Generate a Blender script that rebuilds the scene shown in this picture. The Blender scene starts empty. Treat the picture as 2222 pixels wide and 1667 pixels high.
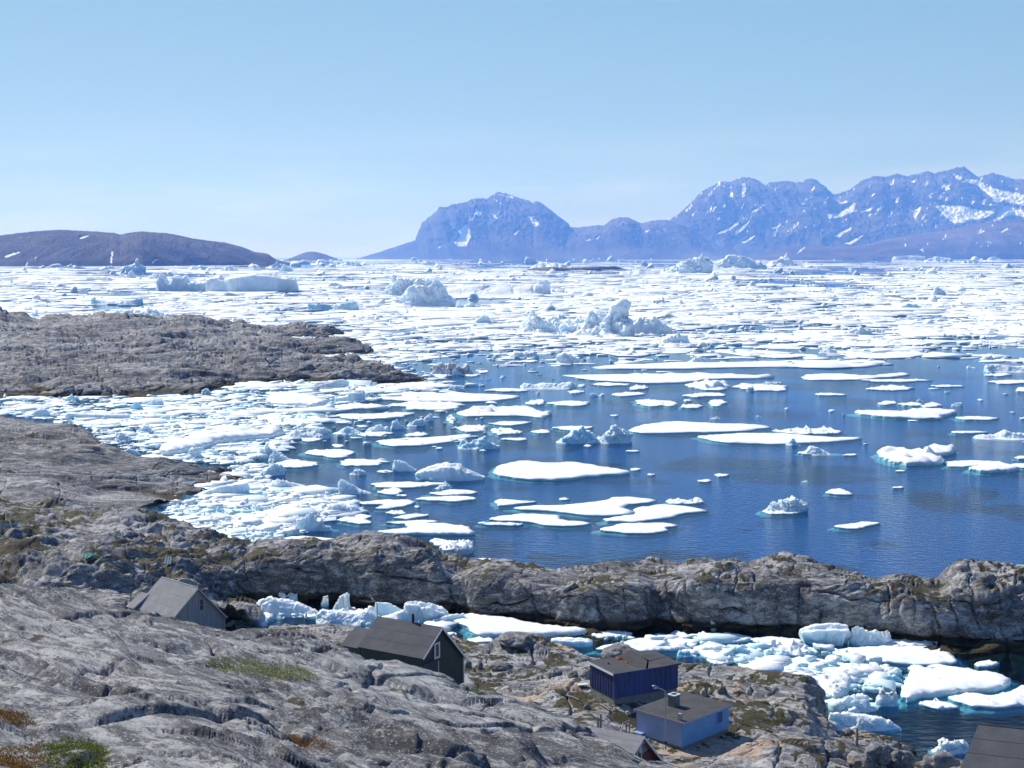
import bpy, bmesh, math, random
import numpy as np
from mathutils import Vector, geometry
R = math.radians
S = bpy.context.scene
C = S.collection
random.seed(7); RNG = np.random.default_rng(11)

# ---------------------------------------------------------------- camera, sky, sun, exposure
H, F, HORIZON = 46.0, 3052.0, 557.0           # eye height (m); focal length and horizon line in photograph pixels
PITCH = math.atan((833.5-HORIZON)/F)
cam = bpy.data.objects.new('camera', bpy.data.cameras.new('camera')); C.objects.link(cam)
cam.location = (0, 0, H); cam.rotation_euler = (R(90)-PITCH, 0, 0)
cam.data.sensor_width = 36; cam.data.lens = 36*F/2222; cam.data.clip_start = .5; cam.data.clip_end = 150000
S.camera = cam
SUN_EL, SUN_AZ = R(42), R(-47)                 # azimuth measured from straight ahead (+Y), towards +X
W = bpy.data.worlds.new('World'); S.world = W; W.use_nodes = True
nt = W.node_tree; bg = nt.nodes['Background']; sky = nt.nodes.new('ShaderNodeTexSky')
sky.sky_type = 'NISHITA'; sky.sun_disc = False; sky.sun_elevation = SUN_EL; sky.sun_rotation = SUN_AZ
sky.altitude = 50; sky.air_density = 0.4; sky.dust_density = 0.0; sky.ozone_density = 6
# cold arctic air: a flatter, bluer sky than the model's
sp = nt.nodes.new('ShaderNodeSeparateColor'); cb = nt.nodes.new('ShaderNodeCombineColor'); nt.links.new(sky.outputs[0], sp.inputs[0])
for i, (k, g) in enumerate(((1.98, .50), (2.76, .30), (5.05, -.06))):
    pw = nt.nodes.new('ShaderNodeMath'); pw.operation = 'POWER'; ml = nt.nodes.new('ShaderNodeMath'); ml.operation = 'MULTIPLY'
    nt.links.new(sp.outputs[i], pw.inputs[0]); pw.inputs[1].default_value = g; nt.links.new(pw.outputs[0], ml.inputs[0]); ml.inputs[1].default_value = k; nt.links.new(ml.outputs[0], cb.inputs[i])
# the air overhead is deeper blue than the band above the horizon
tc = nt.nodes.new('ShaderNodeTexCoord'); sz = nt.nodes.new('ShaderNodeSeparateXYZ'); nt.links.new(tc.outputs['Generated'], sz.inputs[0])
mr = nt.nodes.new('ShaderNodeMapRange'); mr.interpolation_type = 'SMOOTHSTEP'; nt.links.new(sz.outputs[2], mr.inputs[0]); mr.inputs[1].default_value = .18; mr.inputs[2].default_value = .80
mx = nt.nodes.new('ShaderNodeMix'); mx.data_type = 'RGBA'; mx.blend_type = 'MULTIPLY'; mx.inputs[7].default_value = (.34, .42, .55, 1)
nt.links.new(mr.outputs[0], mx.inputs[0]); nt.links.new(cb.outputs[0], mx.inputs[6])
# milky band low over the sea, thin streaks of cloud in it
def wmath(op, a, b):
    n = nt.nodes.new('ShaderNodeMath'); n.operation = op
    for i, v in enumerate((a, b)):
        if isinstance(v, (int, float)): n.inputs[i].default_value = v
        else: nt.links.new(v, n.inputs[i])
    return n.outputs[0]
def wrange(v, a, b):
    n = nt.nodes.new('ShaderNodeMapRange'); n.interpolation_type = 'SMOOTHSTEP'; nt.links.new(v, n.inputs[0]); n.inputs[1].default_value = a; n.inputs[2].default_value = b; return n.outputs[0]
m2 = nt.nodes.new('ShaderNodeMix'); m2.data_type = 'RGBA'; m2.blend_type = 'MULTIPLY'; m2.inputs[7].default_value = (.95, .93, .83, 1)
nt.links.new(wrange(sz.outputs[2], .11, 0.0), m2.inputs[0]); nt.links.new(mx.outputs[2], m2.inputs[6])
mp = nt.nodes.new('ShaderNodeMapping'); nt.links.new(tc.outputs['Generated'], mp.inputs[0]); mp.inputs['Scale'].default_value = (3.2, 3.2, 26); nz_ = nt.nodes.new('ShaderNodeTexNoise'); nt.links.new(mp.outputs[0], nz_.inputs[0]); nz_.inputs['Scale'].default_value = 1.6; nz_.inputs['Detail'].default_value = 5
cl = wmath('MULTIPLY', wmath('MULTIPLY', wrange(nz_.outputs[0], .42, .70), wrange(sz.outputs[2], .105, .03)), .34)
m3 = nt.nodes.new('ShaderNodeMix'); m3.data_type = 'RGBA'; m3.inputs[7].default_value = (5.9, 6.2, 6.4, 1); nt.links.new(cl, m3.inputs[0]); nt.links.new(m2.outputs[2], m3.inputs[6])
nt.links.new(m3.outputs[2], bg.inputs[0]); bg.inputs[1].default_value = 0.126
sl = bpy.data.lights.new('sun', 'SUN'); sl.energy = 5.0; sl.angle = R(.53); sl.color = (1, .965, .92)
so = bpy.data.objects.new('sun', sl); C.objects.link(so)
SUND = Vector((math.sin(SUN_AZ)*math.cos(SUN_EL), math.cos(SUN_AZ)*math.cos(SUN_EL), math.sin(SUN_EL)))
so.rotation_euler = SUND.to_track_quat('Z', 'Y').to_euler()
S.view_settings.view_transform = 'Standard'; S.view_settings.look = 'None'; S.view_settings.gamma = 1
S.view_settings.exposure = 0.15
S.render.engine = 'CYCLES'
cy = S.cycles; cy.max_bounces = 6; cy.diffuse_bounces = 2; cy.glossy_bounces = 2; cy.transmission_bounces = 2
cy.transparent_max_bounces = 12; cy.volume_bounces = 2; cy.caustics_reflective = False; cy.caustics_refractive = False
cy.use_denoising = True
try: cy.denoiser = 'OPENIMAGEDENOISE'; cy.denoising_input_passes = 'RGB_ALBEDO_NORMAL'; cy.denoising_prefilter = 'ACCURATE'
except Exception: pass

# ---------------------------------------------------------------- pixels of the photograph -> points of the place
CT, ST = math.cos(PITCH), math.sin(PITCH)
def ray(px, py):
    """(x per metre ahead, z per metre ahead) of the sight line through a pixel"""
    v = 833.5-np.asarray(py, float); dy = CT*F+ST*v
    return (np.asarray(px, float)-1111)/dy, (-ST*F+CT*v)/dy
def sea(px, py, z=0.0):
    a, s = ray(px, py); y = (z-H)/s
    return a*y, y
def at(px, py, y):
    a, s = ray(px, py); return Vector((float(a*y), float(y), float(H+s*y)))
def project(P):
    P = np.asarray(P, float); d = P[..., 1]*CT-(P[..., 2]-H)*ST; u = P[..., 1]*ST+(P[..., 2]-H)*CT
    return 1111+F*P[..., 0]/d, 833.5-F*u/d

# ---------------------------------------------------------------- noise
PERM = np.random.default_rng(5).permutation(256).astype(np.int32); PERM = np.concatenate([PERM, PERM, PERM])
GR = np.random.default_rng(6).normal(size=(256, 3)); GR = (GR/np.linalg.norm(GR, axis=1)[:, None]*1.55).astype(np.float32)
def pn(P, seed=0):
    P = np.asarray(P, np.float32)+np.float32(seed*17.31)
    I = np.floor(P).astype(np.int32); f = P-I; I &= 255
    w = f*f*f*(f*(f*6-15)+10); out = np.zeros(P.shape[:-1], np.float32)
    for c in range(8):
        o = (c & 1, c >> 1 & 1, c >> 2 & 1)
        h = PERM[PERM[PERM[I[..., 0]+o[0]]+I[..., 1]+o[1]]+I[..., 2]+o[2]]
        g = GR[h]; k = np.ones_like(out)
        for j in range(3): k = k*(w[..., j] if o[j] else 1-w[..., j])
        out += k*((f[..., 0]-o[0])*g[..., 0]+(f[..., 1]-o[1])*g[..., 1]+(f[..., 2]-o[2])*g[..., 2])
    return out
def fbm(P, n=4, seed=0, gain=.5):
    o = 0; a = 1; P = np.asarray(P, np.float32)
    for i in range(n): o = o+a*pn(P*2.03**i, seed+i); a *= gain
    return o
def sstep(a, b, x):
    t = np.clip((x-a)/(b-a), 0, 1); return t*t*(3-2*t)

# ---------------------------------------------------------------- objects
def tag(o, label=None, cat=None, group=None, kind=None):
    for k, v in (('label', label), ('category', cat), ('group', group), ('kind', kind)):
        if v: o[k] = v
    return o
def empty(name, loc, label, cat, rz=0, group=None):
    o = bpy.data.objects.new(name, None); C.objects.link(o); o.location = loc; o.rotation_euler.z = rz; o.empty_display_size = .3
    return tag(o, label, cat, group)
def fast_mesh(name, V, Fc, mat, smooth=True, parent=None):
    """V n x 3; Fc a list of faces or an m x k array"""
    me = bpy.data.meshes.new(name)
    V = np.asarray(V, np.float32)
    if isinstance(Fc, np.ndarray):
        m, k = Fc.shape
        me.vertices.add(len(V)); me.vertices.foreach_set('co', V.ravel())
        me.loops.add(m*k); me.loops.foreach_set('vertex_index', Fc.astype(np.int32).ravel())
        me.polygons.add(m); me.polygons.foreach_set('loop_start', np.arange(0, m*k, k, dtype=np.int32))
        me.update(calc_edges=True); me.validate()
    else:
        me.from_pydata(V.tolist(), [], Fc)
    if smooth: me.polygons.foreach_set('use_smooth', np.ones(len(me.polygons), bool))
    me.materials.append(mat)
    o = bpy.data.objects.new(name, me); C.objects.link(o)
    if parent: o.parent = parent
    return o
class MB:
    """collects boxes, bars, tubes and polygons into ONE mesh"""
    def __init__(s): s.v = []; s.f = []
    def add(s, v, f):
        n = len(s.v); s.v += [tuple(p) for p in v]; s.f += [tuple(i+n for i in q) for q in f]; return s
    def box(s, c, d, rz=0):
        c = Vector(c); q = []
        for z in (-.5, .5):
            for x, y in ((-.5, -.5), (.5, -.5), (.5, .5), (-.5, .5)):
                X, Y = x*d[0], y*d[1]; q.append(c+Vector((X*math.cos(rz)-Y*math.sin(rz), X*math.sin(rz)+Y*math.cos(rz), z*d[2])))
        return s.add(q, [(3, 2, 1, 0), (4, 5, 6, 7), (0, 1, 5, 4), (1, 2, 6, 5), (2, 3, 7, 6), (3, 0, 4, 7)])
    def slab(s, pts, n, t):
        """polygon PTS thickened by t along n"""
        k = len(pts); n = Vector(n).normalized()*t; p = [Vector(q) for q in pts]
        return s.add(p+[q+n for q in p], [tuple(range(k))[::-1], tuple(range(k, 2*k))]+[(i, (i+1) % k, (i+1) % k+k, i+k) for i in range(k)])
    def tube(s, pts, r, n=8):
        p = [Vector(q) for q in pts]; rs = r if isinstance(r, (list, tuple)) else [r]*len(p); v = []; f = []
        for i, q in enumerate(p):
            d = (p[min(i+1, len(p)-1)]-p[max(i-1, 0)]).normalized(); a = d.orthogonal().normalized() if abs(d.z) > .95 else d.cross(Vector((0, 0, 1))).normalized(); b = d.cross(a)
            v += [q+(a*math.cos(6.2832*k/n)+b*math.sin(6.2832*k/n))*rs[i] for k in range(n)]
        for i in range(len(p)-1): f += [(i*n+k, i*n+(k+1) % n, (i+1)*n+(k+1) % n, (i+1)*n+k) for k in range(n)]
        return s.add(v, f+[tuple(range(n))[::-1], tuple(range((len(p)-1)*n, len(p)*n))])
    def build(s, name, mat, parent=None, smooth=False, bevel=0):
        o = fast_mesh(name, s.v, s.f, mat, smooth, parent)
        bm = bmesh.new(); bm.from_mesh(o.data); bmesh.ops.recalc_face_normals(bm, faces=bm.faces)
        if bevel: bmesh.ops.bevel(bm, geom=list(bm.edges), offset=bevel, segments=1, affect='EDGES')
        bm.to_mesh(o.data); bm.free()
        return o

# ---------------------------------------------------------------- materials
def nodes(name):
    m = bpy.data.materials.new(name); m.use_nodes = True; t = m.node_tree
    return m, t, t.nodes['Principled BSDF']
class NT:
    """short hand for building node trees"""
    def __init__(s, t): s.t = t
    def n(s, kind, **kw):
        o = s.t.nodes.new(kind)
        for k, v in kw.items():
            if k.startswith('i_'):
                k = k[2:]; k = int(k) if k.isdigit() else k.replace('_', ' ')
                if hasattr(v, 'is_output') or isinstance(v, bpy.types.NodeSocket): s.t.links.new(v, o.inputs[k])
                else: o.inputs[k].default_value = v
            else: setattr(o, k, v)
        return o
    def coord(s, scale=(1, 1, 1), rot=(0, 0, 0)):
        c = s.n('ShaderNodeTexCoord'); m = s.n('ShaderNodeMapping', i_Vector=c.outputs['Object'], i_Scale=scale, i_Rotation=rot); return m.outputs[0]
    def noise(s, vec, scale, detail=4, rough=.55, dist=0):
        return s.n('ShaderNodeTexNoise', i_Vector=vec, i_Scale=scale, i_Detail=detail, i_Roughness=rough, i_Distortion=dist).outputs[0]
    def ramp(s, v, stops, mode='LINEAR'):
        r = s.n('ShaderNodeValToRGB', i_0=v); e = r.color_ramp.elements; r.color_ramp.interpolation = mode
        while len(e) < len(stops): e.new(.5)
        for el, (p, c) in zip(e, stops):
            el.position = p; el.color = (c, c, c, 1) if isinstance(c, (int, float)) else (*c, 1)
        return r.outputs[0]
    def mix(s, f, a, b, mode='MIX'):
        o = s.n('ShaderNodeMix', data_type='RGBA', blend_type=mode)
        for k, v in ((0, f), (6, a), (7, b)):
            if isinstance(v, bpy.types.NodeSocket): s.t.links.new(v, o.inputs[k])
            elif k == 0: o.inputs[0].default_value = v
            else: o.inputs[k].default_value = (*v, 1)
        return o.outputs[2]
    def math(s, op, a, b=0.0, clamp=False):
        return s.n('ShaderNodeMath', operation=op, use_clamp=clamp, i_0=a, i_1=b).outputs[0]
    def ss(s, v, a, b):
        return s.n('ShaderNodeMapRange', interpolation_type='SMOOTHSTEP', i_Value=v, i_1=a, i_2=b).outputs[0]

def plain(name, col, rough=.6, var=.25, scale=3, metal=0, bump=0, stretch=(1, 1, 1)):
    """painted or bare surface with uneven tone and roughness"""
    m, t, b = nodes(name); q = NT(t); v = q.coord(stretch)
    n1 = q.noise(v, scale, 5, .65); n2 = q.noise(v, scale*7, 3, .6)
    f = q.math('ADD', q.math('MULTIPLY', n1, .7), q.math('MULTIPLY', n2, .3))
    c = q.mix(q.ss(f, .3, .7), [x*(1-var) for x in col], [min(1, x*(1+var)) for x in col])
    t.links.new(c, b.inputs['Base Color']); b.inputs['Roughness'].default_value = rough; b.inputs['Metallic'].default_value = metal
    if bump:
        bp = q.n('ShaderNodeBump', i_Height=n2, i_Strength=bump, i_Distance=.02); t.links.new(bp.outputs[0], b.inputs['Normal'])
    return m

def rock_mat(name, tone=1.0, warm=.3, moss=.5, lichen=.5, size=1.0, tide=True, rot=.5, mossline=.62, tan=.0, bump=1.0, patch=.62):
    m, t, b = nodes(name); q = NT(t)
    def al(lx, ly, lz):   # coordinates along and across the grain of the gneiss
        c = q.n('ShaderNodeTexCoord'); return q.n('ShaderNodeMapping', vector_type='TEXTURE', i_Vector=c.outputs['Object'], i_Scale=(lx*size, ly*size, lz*size), i_Rotation=(0, 0, rot)).outputs[0]
    v = q.coord((1/size,)*3); vs = al(2.0, .9, .8)
    big = q.noise(vs, .22, 6, .62, .6); mid = q.noise(vs, 1.5, 8, .70, .4); fine = q.noise(al(1.6, .8, .8), 5., 7, .74); grain = q.noise(v, 19, 3, .7)
    k = lambda r, g, bb: (r*tone, g*tone, bb*tone)
    c = q.mix(q.ss(big, .40, .60), k(.165, .165, .175), k(.40, .395, .385))
    pt = q.noise(al(2.2, 1, 1), .10, 5, .62, .8); c = q.mix(q.math('MULTIPLY', q.ss(pt, .47, .56), patch), c, k(.085, .085, .092))
    sk_ = q.noise(al(8, .75, .75), .55, 5, .6, .5); c = q.mix(q.math('MULTIPLY', q.ss(sk_, .53, .62), patch*.75), c, k(.07, .07, .078)); c = q.mix(q.math('MULTIPLY', q.ss(sk_, .46, .36), patch*.6), c, k(.46, .455, .44))
    c = q.mix(q.ss(mid, .46, .66), c, k(.50, .495, .48))
    c = q.mix(q.math('MULTIPLY', q.ss(mid, .50, .36), .75), c, k(.12, .12, .13))
    c = q.mix(q.math('MULTIPLY', q.ss(q.noise(v, .35, 3, .5), .50, .68), warm), c, k(.40, .32, .235))
    if tan: c = q.mix(q.math('MULTIPLY', q.ss(q.noise(v, .11, 2, .5), .56, .62), tan), c, k(.46, .33, .22))
    fl = q.math('ADD', q.math('ADD', q.math('MULTIPLY', q.noise(al(1.9, .55, .6), 1.3, 6, .66, .3), .46), q.math('MULTIPLY', q.noise(al(1.3, .6, .6), 6.5, 8, .78), .42)), q.math('MULTIPLY', pt, .12))
    lk = q.math('MULTIPLY', q.ss(fl, .485, .535), lichen)
    c = q.mix(lk, c, (.045, .045, .050))
    c = q.mix(q.math('MULTIPLY', q.ss(grain, .56, .66), .55), c, (.07, .07, .075))
    c = q.mix(q.math('MULTIPLY', q.ss(q.noise(v, 11, 4, .65), .58, .66), .7), c, k(.66, .655, .635))
    geo = q.n('ShaderNodeNewGeometry'); nz = q.n('ShaderNodeSeparateXYZ', i_0=geo.outputs['Normal']).outputs[2]
    z = q.n('ShaderNodeSeparateXYZ', i_0=geo.outputs['Position']).outputs[2]
    if moss:
        mm = q.math('ADD', q.math('MULTIPLY', q.noise(v, .16, 4, .6), .62), q.math('MULTIPLY', q.noise(v, 1.1, 4, .6), .38))
        mk = q.math('MULTIPLY', q.ss(mm, mossline-.11*moss, mossline+.02-.11*moss), q.ss(nz, .62, .82))
        mc = q.mix(q.ss(q.noise(v, .5, 4, .6), .42, .6), (.070, .055, .030), (.058, .066, .020))
        mc = q.mix(q.ss(q.noise(v, 2.3, 3, .6), .56, .64), mc, (.12, .085, .045))
        mc = q.mix(q.ss(q.noise(v, 6, 3, .7), .52, .62), mc, (.03, .03, .018))
        c = q.mix(mk, c, mc)
    if tide:   # seaweed and black lichen in the tide zone
        zz = q.math('ADD', z, q.math('MULTIPLY', q.noise(v, .5, 4, .6), -1.6))
        c = q.mix(q.ss(zz, .55, -.1), c, q.mix(q.ss(q.noise(v, 1.5, 4, .6), .4, .6), (.028, .026, .018), (.075, .055, .020)))
    t.links.new(c, b.inputs['Base Color']); b.inputs['Roughness'].default_value = .8; b.inputs['Specular IOR Level'].default_value = .25
    hgt = q.math('ADD', q.math('ADD', q.math('MULTIPLY', mid, .55), q.math('MULTIPLY', fine, .30)), q.math('MULTIPLY', grain, .10))
    bp = q.n('ShaderNodeBump', i_Height=hgt, i_Strength=1., i_Distance=.8*size*bump); t.links.new(bp.outputs[0], b.inputs['Normal'])
    return m
# ---------------------------------------------------------------- land: surfaces lofted through surveyed lines, then weathered
def smoothline(pts):
    """[(px, py, Y)] -> a, Y, z"""
    p = np.array(pts, float); a, s = ray(p[:, 0], p[:, 1]); o = np.argsort(a); return a[o], p[o, 2], (H+s*p[:, 2])[o]
def loft(lines, px0, px1, step=2.0, row=1.6):
    a0 = ray(px0, 1000)[0]; a1 = ray(px1, 1000)[0]; n = int((px1-px0)/step); A = np.linspace(a0, a1, n)
    L = []
    for l in lines:
        a, Y, z = smoothline(l) if not callable(l) else l(A)
        L.append((np.interp(A, a, Y), np.interp(A, a, z)))
    Ys = np.array([l[0] for l in L]); Zs = np.array([l[1] for l in L]); k = len(L); rows_Y = []; rows_Z = []
    for i in range(k-1):
        py = [project(np.stack([A*Ys[j], Ys[j], Zs[j]], -1))[1] for j in (i, i+1)]
        dist = np.percentile(np.hypot(Ys[i+1]-Ys[i], Zs[i+1]-Zs[i])/Ys[i]*F, 60)
        m = int(np.clip(max(np.percentile(np.abs(py[1]-py[0]), 85)/row, dist*.12/row), 4, 260))
        for t in np.arange(m)/m if i < k-2 else np.arange(m+1)/m:
            P0, P1, P2, P3 = max(i-1, 0), i, i+1, min(i+2, k-1)
            h = lambda q: .5*(2*q[P1]+(q[P2]-q[P0])*t+(2*q[P0]-5*q[P1]+4*q[P2]-q[P3])*t*t+(3*q[P1]-q[P0]-3*q[P2]+q[P3])*t**3)
            rows_Y.append(.5*h(Ys)+.5*((1-t)*Ys[i]+t*Ys[i+1])); rows_Z.append(.6*h(Zs)+.4*((1-t)*Zs[i]+t*Zs[i+1]))
    Y = np.array(rows_Y); Z = np.array(rows_Z)
    return np.stack([A[None, :]*Y, Y, Z], -1)
def grid_normals(G):
    dv = np.gradient(G, axis=0); du = np.gradient(G, axis=1); n = np.cross(du, dv)
    n /= np.linalg.norm(n, axis=2)[..., None]+1e-9; n[n[..., 2] < 0] *= -1; return n
def grid_faces(m, n):
    i = np.arange(m*n).reshape(m, n)
    return np.stack([i[:-1, :-1], i[:-1, 1:], i[1:, 1:], i[1:, :-1]], -1).reshape(-1, 4)
LANDS = []
def land(name, lines, px0, px1, mat, disp, step=2.0, row=1.6, post=None):
    G = loft(lines, px0, px1, step, row); n = grid_normals(G)
    G = G+n*disp(G, n)[..., None]
    for _ in range(3):   # scree and frost round off the steepest breaks
        w = sstep(.62, .30, grid_normals(G)[..., 2])[..., None]; B = G.copy(); B[1:-1, 1:-1] = .30*G[1:-1, 1:-1]+.25*(G[1:-1, :-2]+G[1:-1, 2:])+.10*(G[:-2, 1:-1]+G[2:, 1:-1]); G = G*(1-w)+B*w
    if post: G = post(G)
    o = fast_mesh(name, G.reshape(-1, 3), grid_faces(*G.shape[:2]), mat); tag(o, kind='structure')
    P = G.reshape(-1, 3); LANDS.append((P, np.stack(project(P), -1)))
    return o
def ground(px, py, near=14):
    """the nearest land point seen at a pixel"""
    best = None
    for P, q in LANDS:
        d = np.hypot(q[:, 0]-px, q[:, 1]-py); i = np.where(d < near)[0]
        if len(i) == 0: continue
        i2 = i[d[i] < 4.5]; j = i2[np.argmin(P[i2, 1])] if len(i2) else i[np.argmin(d[i])]
        if best is None or P[j, 1] < best[1]: best = P[j]
    return Vector([float(x) for x in best]) if best is not None else Vector((*[float(x) for x in sea(px, py)], 0.))
def rotv(P, ang):
    c, s = math.cos(ang), math.sin(ang); return np.stack([P[..., 0]*c+P[..., 1]*s, -P[..., 0]*s+P[..., 1]*c, P[..., 2]], -1)
def rocky(L, amp, ang=.5, stretch=2.2, ledge=0., ledgeL=3., crack=.15, seed=0, fine=1., az=1., swell=.5, knob=1.):
    """weathered, ice-smoothed rock: rounded bosses parted by creases, ledges that break off towards us, joints"""
    def f(G, n):
        P = G.astype(np.float32); Wp = np.stack([pn(P/(L*1.7), seed+40), pn(P/(L*1.7), seed+41), pn(P/(L*1.7), seed+42)], -1)*L*.55
        Q = rotv(P+Wp, ang)*np.array([1/stretch, 1, az], np.float32)
        bs = [sstep(0, .55, np.abs(pn(Q/(L*k), seed+i)))-.45 for i, k in enumerate((1., .43, .18, .075))]
        reg = .45+1.1*sstep(-.35, .35, pn(P/(L*2.1), seed+50))
        d = amp*(.80*bs[0]+knob*(.30*bs[1]*reg+.11*bs[2]*reg)+.035*bs[3]*fine*reg)
        d += amp*swell*pn(P/(L*2.6), seed+5)
        if ledge:
            for i, (l, w) in enumerate(((ledgeL, 1.), (ledgeL*.37, .30), (ledgeL*.14, .08))):
                q = (Q[..., 1]*.8+Q[..., 2]*1.8)/l+1.1*pn(Q/(l*1.6), seed+7+i)+.35*pn(Q/(l*.5), seed+12+i); fr = q-np.floor(q)
                d -= ledge*w*(fr-sstep(.68, 1., fr)-.36)*(.15+1.25*sstep(-.15, .4, pn(P/(l*2.2), seed+18+i)))
        if crack:   # joint sets: straight breaks, the blocks between them standing proud or set back
            for k, (az_, dip, sp, wd, stp) in enumerate(((.25, .1, L*.62, .085, .30), (1.75, .15, L*.95, .10, .34), (1.15, .9, L*.40, .06, .15), (-.5, .2, L*.30, .055, .12))):
                nv = np.array([math.cos(ang+az_)*math.cos(dip), math.sin(ang+az_)*math.cos(dip), math.sin(dip)], np.float32)
                q = (P@nv)/sp+.55*pn(P/(sp*3.1), seed+20+k)+.10*pn(P/(sp*.45), seed+24+k); fl = np.floor(q); fr = np.abs(q-fl-.5); gate = sstep(-.12, .22, pn(P/(sp*2.3), seed+28+k))
                d -= crack*gate*np.exp(-((.5-fr)*sp/(wd*(1+L*.05)))**2)
                d += crack*stp*2.2*gate*(np.sin(fl*12.9898+seed)*.5+.5*np.sin(fl*78.233))
        return d+amp*.05*fbm(P/(L*.035), 2, seed+30)*fine
    return f
def by(shore, crest, dY, tu, back=(10, -2.5), low=(1.0, -2.0)):
    """lines of a landmass: waterline pixels, skyline pixels, how far behind the waterline the skyline stands, and the (height share, depth share) between"""
    shore = np.array(shore, float); crest = np.array(crest, float); dY = np.array(dY, float)
    xs = np.unique(np.concatenate([shore[:, 0], crest[:, 0]]))
    ps = np.interp(xs, shore[:, 0], shore[:, 1]); pc = np.interp(xs, crest[:, 0], crest[:, 1]); ys = sea(xs, ps)[1]
    d = np.interp(xs, dY[:, 0], dY[:, 1]); d = np.minimum(d, 1e9); out = []
    mk = lambda py, Y: list(zip(xs, py, Y))
    def under(Y, z):   # a line at constant height z below the sea
        return [(x, 833.5-F*((yy*ST+(zz-H)*CT)/(yy*CT-(zz-H)*ST)), yy) for x, yy, zz in zip(xs, Y, np.broadcast_to(z, xs.shape))]
    out.append(under(ys-low[0]*4, low[1])); out.append(mk(ps, ys))
    for t, u in tu: out.append(mk(ps+(pc-ps)*t, ys+d*u))
    yc = ys+d; zc = H+ray(xs, pc)[1]*yc
    out.append(under(yc+back[0]*.35, np.maximum(zc*.75, zc-1.2))); out.append(under(yc+back[0], back[1]))
    return out

M_FORE = rock_mat('foreground_gneiss', .98, .06, .12, .84, 1.3, False, -.85, bump=.4, patch=.95)
M_SHORE = rock_mat('shore_gneiss', 1.22, .25, .92, .42, 1.1, True, -.4, tan=.7, bump=.55)
M_RIDGE = rock_mat('ridge_gneiss', 1.15, .12, 1.0, .72, 1.5, True, .1, bump=.5, patch=.75)
M_HEAD = rock_mat('headland_gneiss', 1.05, .08, .10, .72, 2.4, True, .1, bump=.5, patch=.8)

def under_pts(xs, z, Y): return [(x, float(project(np.array([0, y, zz]))[1]), y) for x, zz, y in zip(xs, z, Y)]
def dip(G):
    px, py = project(G); k = sstep(1200, 1290, px)*sstep(1500, 1440, px)*sstep(58, 66, G[..., 1]); G[..., 2] -= .05*k; return G
# the bare slope the camera stands on
crest = [(-120, 1280), (0, 1284), (43, 1283), (145, 1292), (231, 1306), (325, 1324), (485, 1357), (564, 1370), (651, 1388), (749, 1409), (800, 1425), (874, 1441), (902, 1450), (968, 1481),
         (990, 1500), (1011, 1509), (1062, 1517), (1134, 1537), (1188, 1551), (1264, 1575), (1351, 1611), (1405, 1640), (1459, 1660), (1520, 1685), (1800, 1800), (2350, 2000)]
cx = [c[0] for c in crest]; cyp = [c[1] for c in crest]
cY = np.interp(cx, [-120, 485, 750, 975, 1264, 1459, 1800, 2350], [88, 88, 85, 82, 75, 68, 52, 40])
X5 = [-150, 0, 500, 1000, 1250, 1459, 1800, 2350]
land('rock_slope', [
    under_pts(X5, [44.2]*8, [2.0]*8), under_pts(X5, [41.4]*8, [8]*8), under_pts(X5, [38.4, 38.4, 38.3, 38, 37.6, 37.2, 37, 36.6], [17]*8),
    list(zip(X5, [1690, 1690, 1695, 1700, 1710, 1740, 1880, 2100], [26, 26, 30, 38, 46, 52, 40, 30])),
    list(zip(X5, [1480, 1480, 1520, 1590, 1625, 1688, 1830, 2040], [50, 50, 53, 58, 62, 61, 47, 36])),
    list(zip(X5, [1365, 1365, 1420, 1533, 1590, 1668, 1808, 2010], [69, 69, 70, 72, 70, 66, 51, 39])),
    list(zip(cx, cyp, cY)),
    [(x, float(project(np.array([0, y+5, H+ray(x, p)[1]*y-2.6]))[1]), y+5) for x, p, y in zip(cx, cyp, cY)],
    [(x, float(project(np.array([0, y+16, H+ray(x, p)[1]*y-11]))[1]), y+16) for x, p, y in zip(cx, cyp, cY)]],
    -260, 2480, M_FORE, rocky(8.5, .60, -.85, 3.0, .80, 4.8, .42, 3, .4, 1., .8, .7), 1.9, 1.5, dip)

def pads(G):
    # levelled building plots
    for px, py, Y, z, r in ((1368, 1500, 114, 9.25, 4.6), (1480, 1600, 107., 8.35, 4.8), (940, 1480, 120, 9.0, 4.), (1380, 1640, 98, 9.2, 4.)):
        a, _ = ray(px, py); d = np.hypot(G[..., 0]-float(a)*Y, G[..., 1]-Y); k = sstep(r*1.5, r*.8, d); G[..., 2] = np.where(G[..., 2] > z, G[..., 2]*(1-k)+(z+.2*(G[..., 2]-z))*k, G[..., 2])
    return G
# the settled shore this side of the channel
sk = [(-80, 1310, 7.5), (200, 1322, 7), (420, 1345, 6), (492, 1352, 4), (564, 1362, 3), (620, 1352, 3), (700, 1353, 3), (760, 1362, 2.8), (860, 1366, 2.5), (968, 1370, 2.2), (1007, 1388, 1.8), (1065, 1395, 2), (1083, 1384, 2.6),
      (1134, 1379, 3), (1165, 1389, 2.5), (1206, 1403, 2.2), (1242, 1410, 2.2), (1293, 1420, 2.4), (1383, 1416, 3.2), (1440, 1423, 3.5), (1512, 1437, 4), (1585, 1454, 4.4), (1657, 1462, 5), (1704, 1463, 5.2),
      (1747, 1473, 5.2), (1773, 1489, 4.8), (1791, 1514, 3.8), (1800, 1548, 2.2), (1812, 1586, .9), (1874, 1595, 1.5), (1928, 1601, 2.2), (1982, 1612, 2.2), (2004, 1640, .6), (2037, 1636, 1.6), (2091, 1643, 2.2), (2250, 1690, 2.5), (2330, 1700, 2.5)]
skx = [p[0] for p in sk]; skY = [(p[2]-H)/float(ray(p[0], p[1])[1]) for p in sk]; skz = [p[2] for p in sk]
X6 = [-80, 300, 560, 760, 1000, 1200, 1400, 1600, 1750, 1820, 1900, 2000, 2100, 2330]
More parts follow.
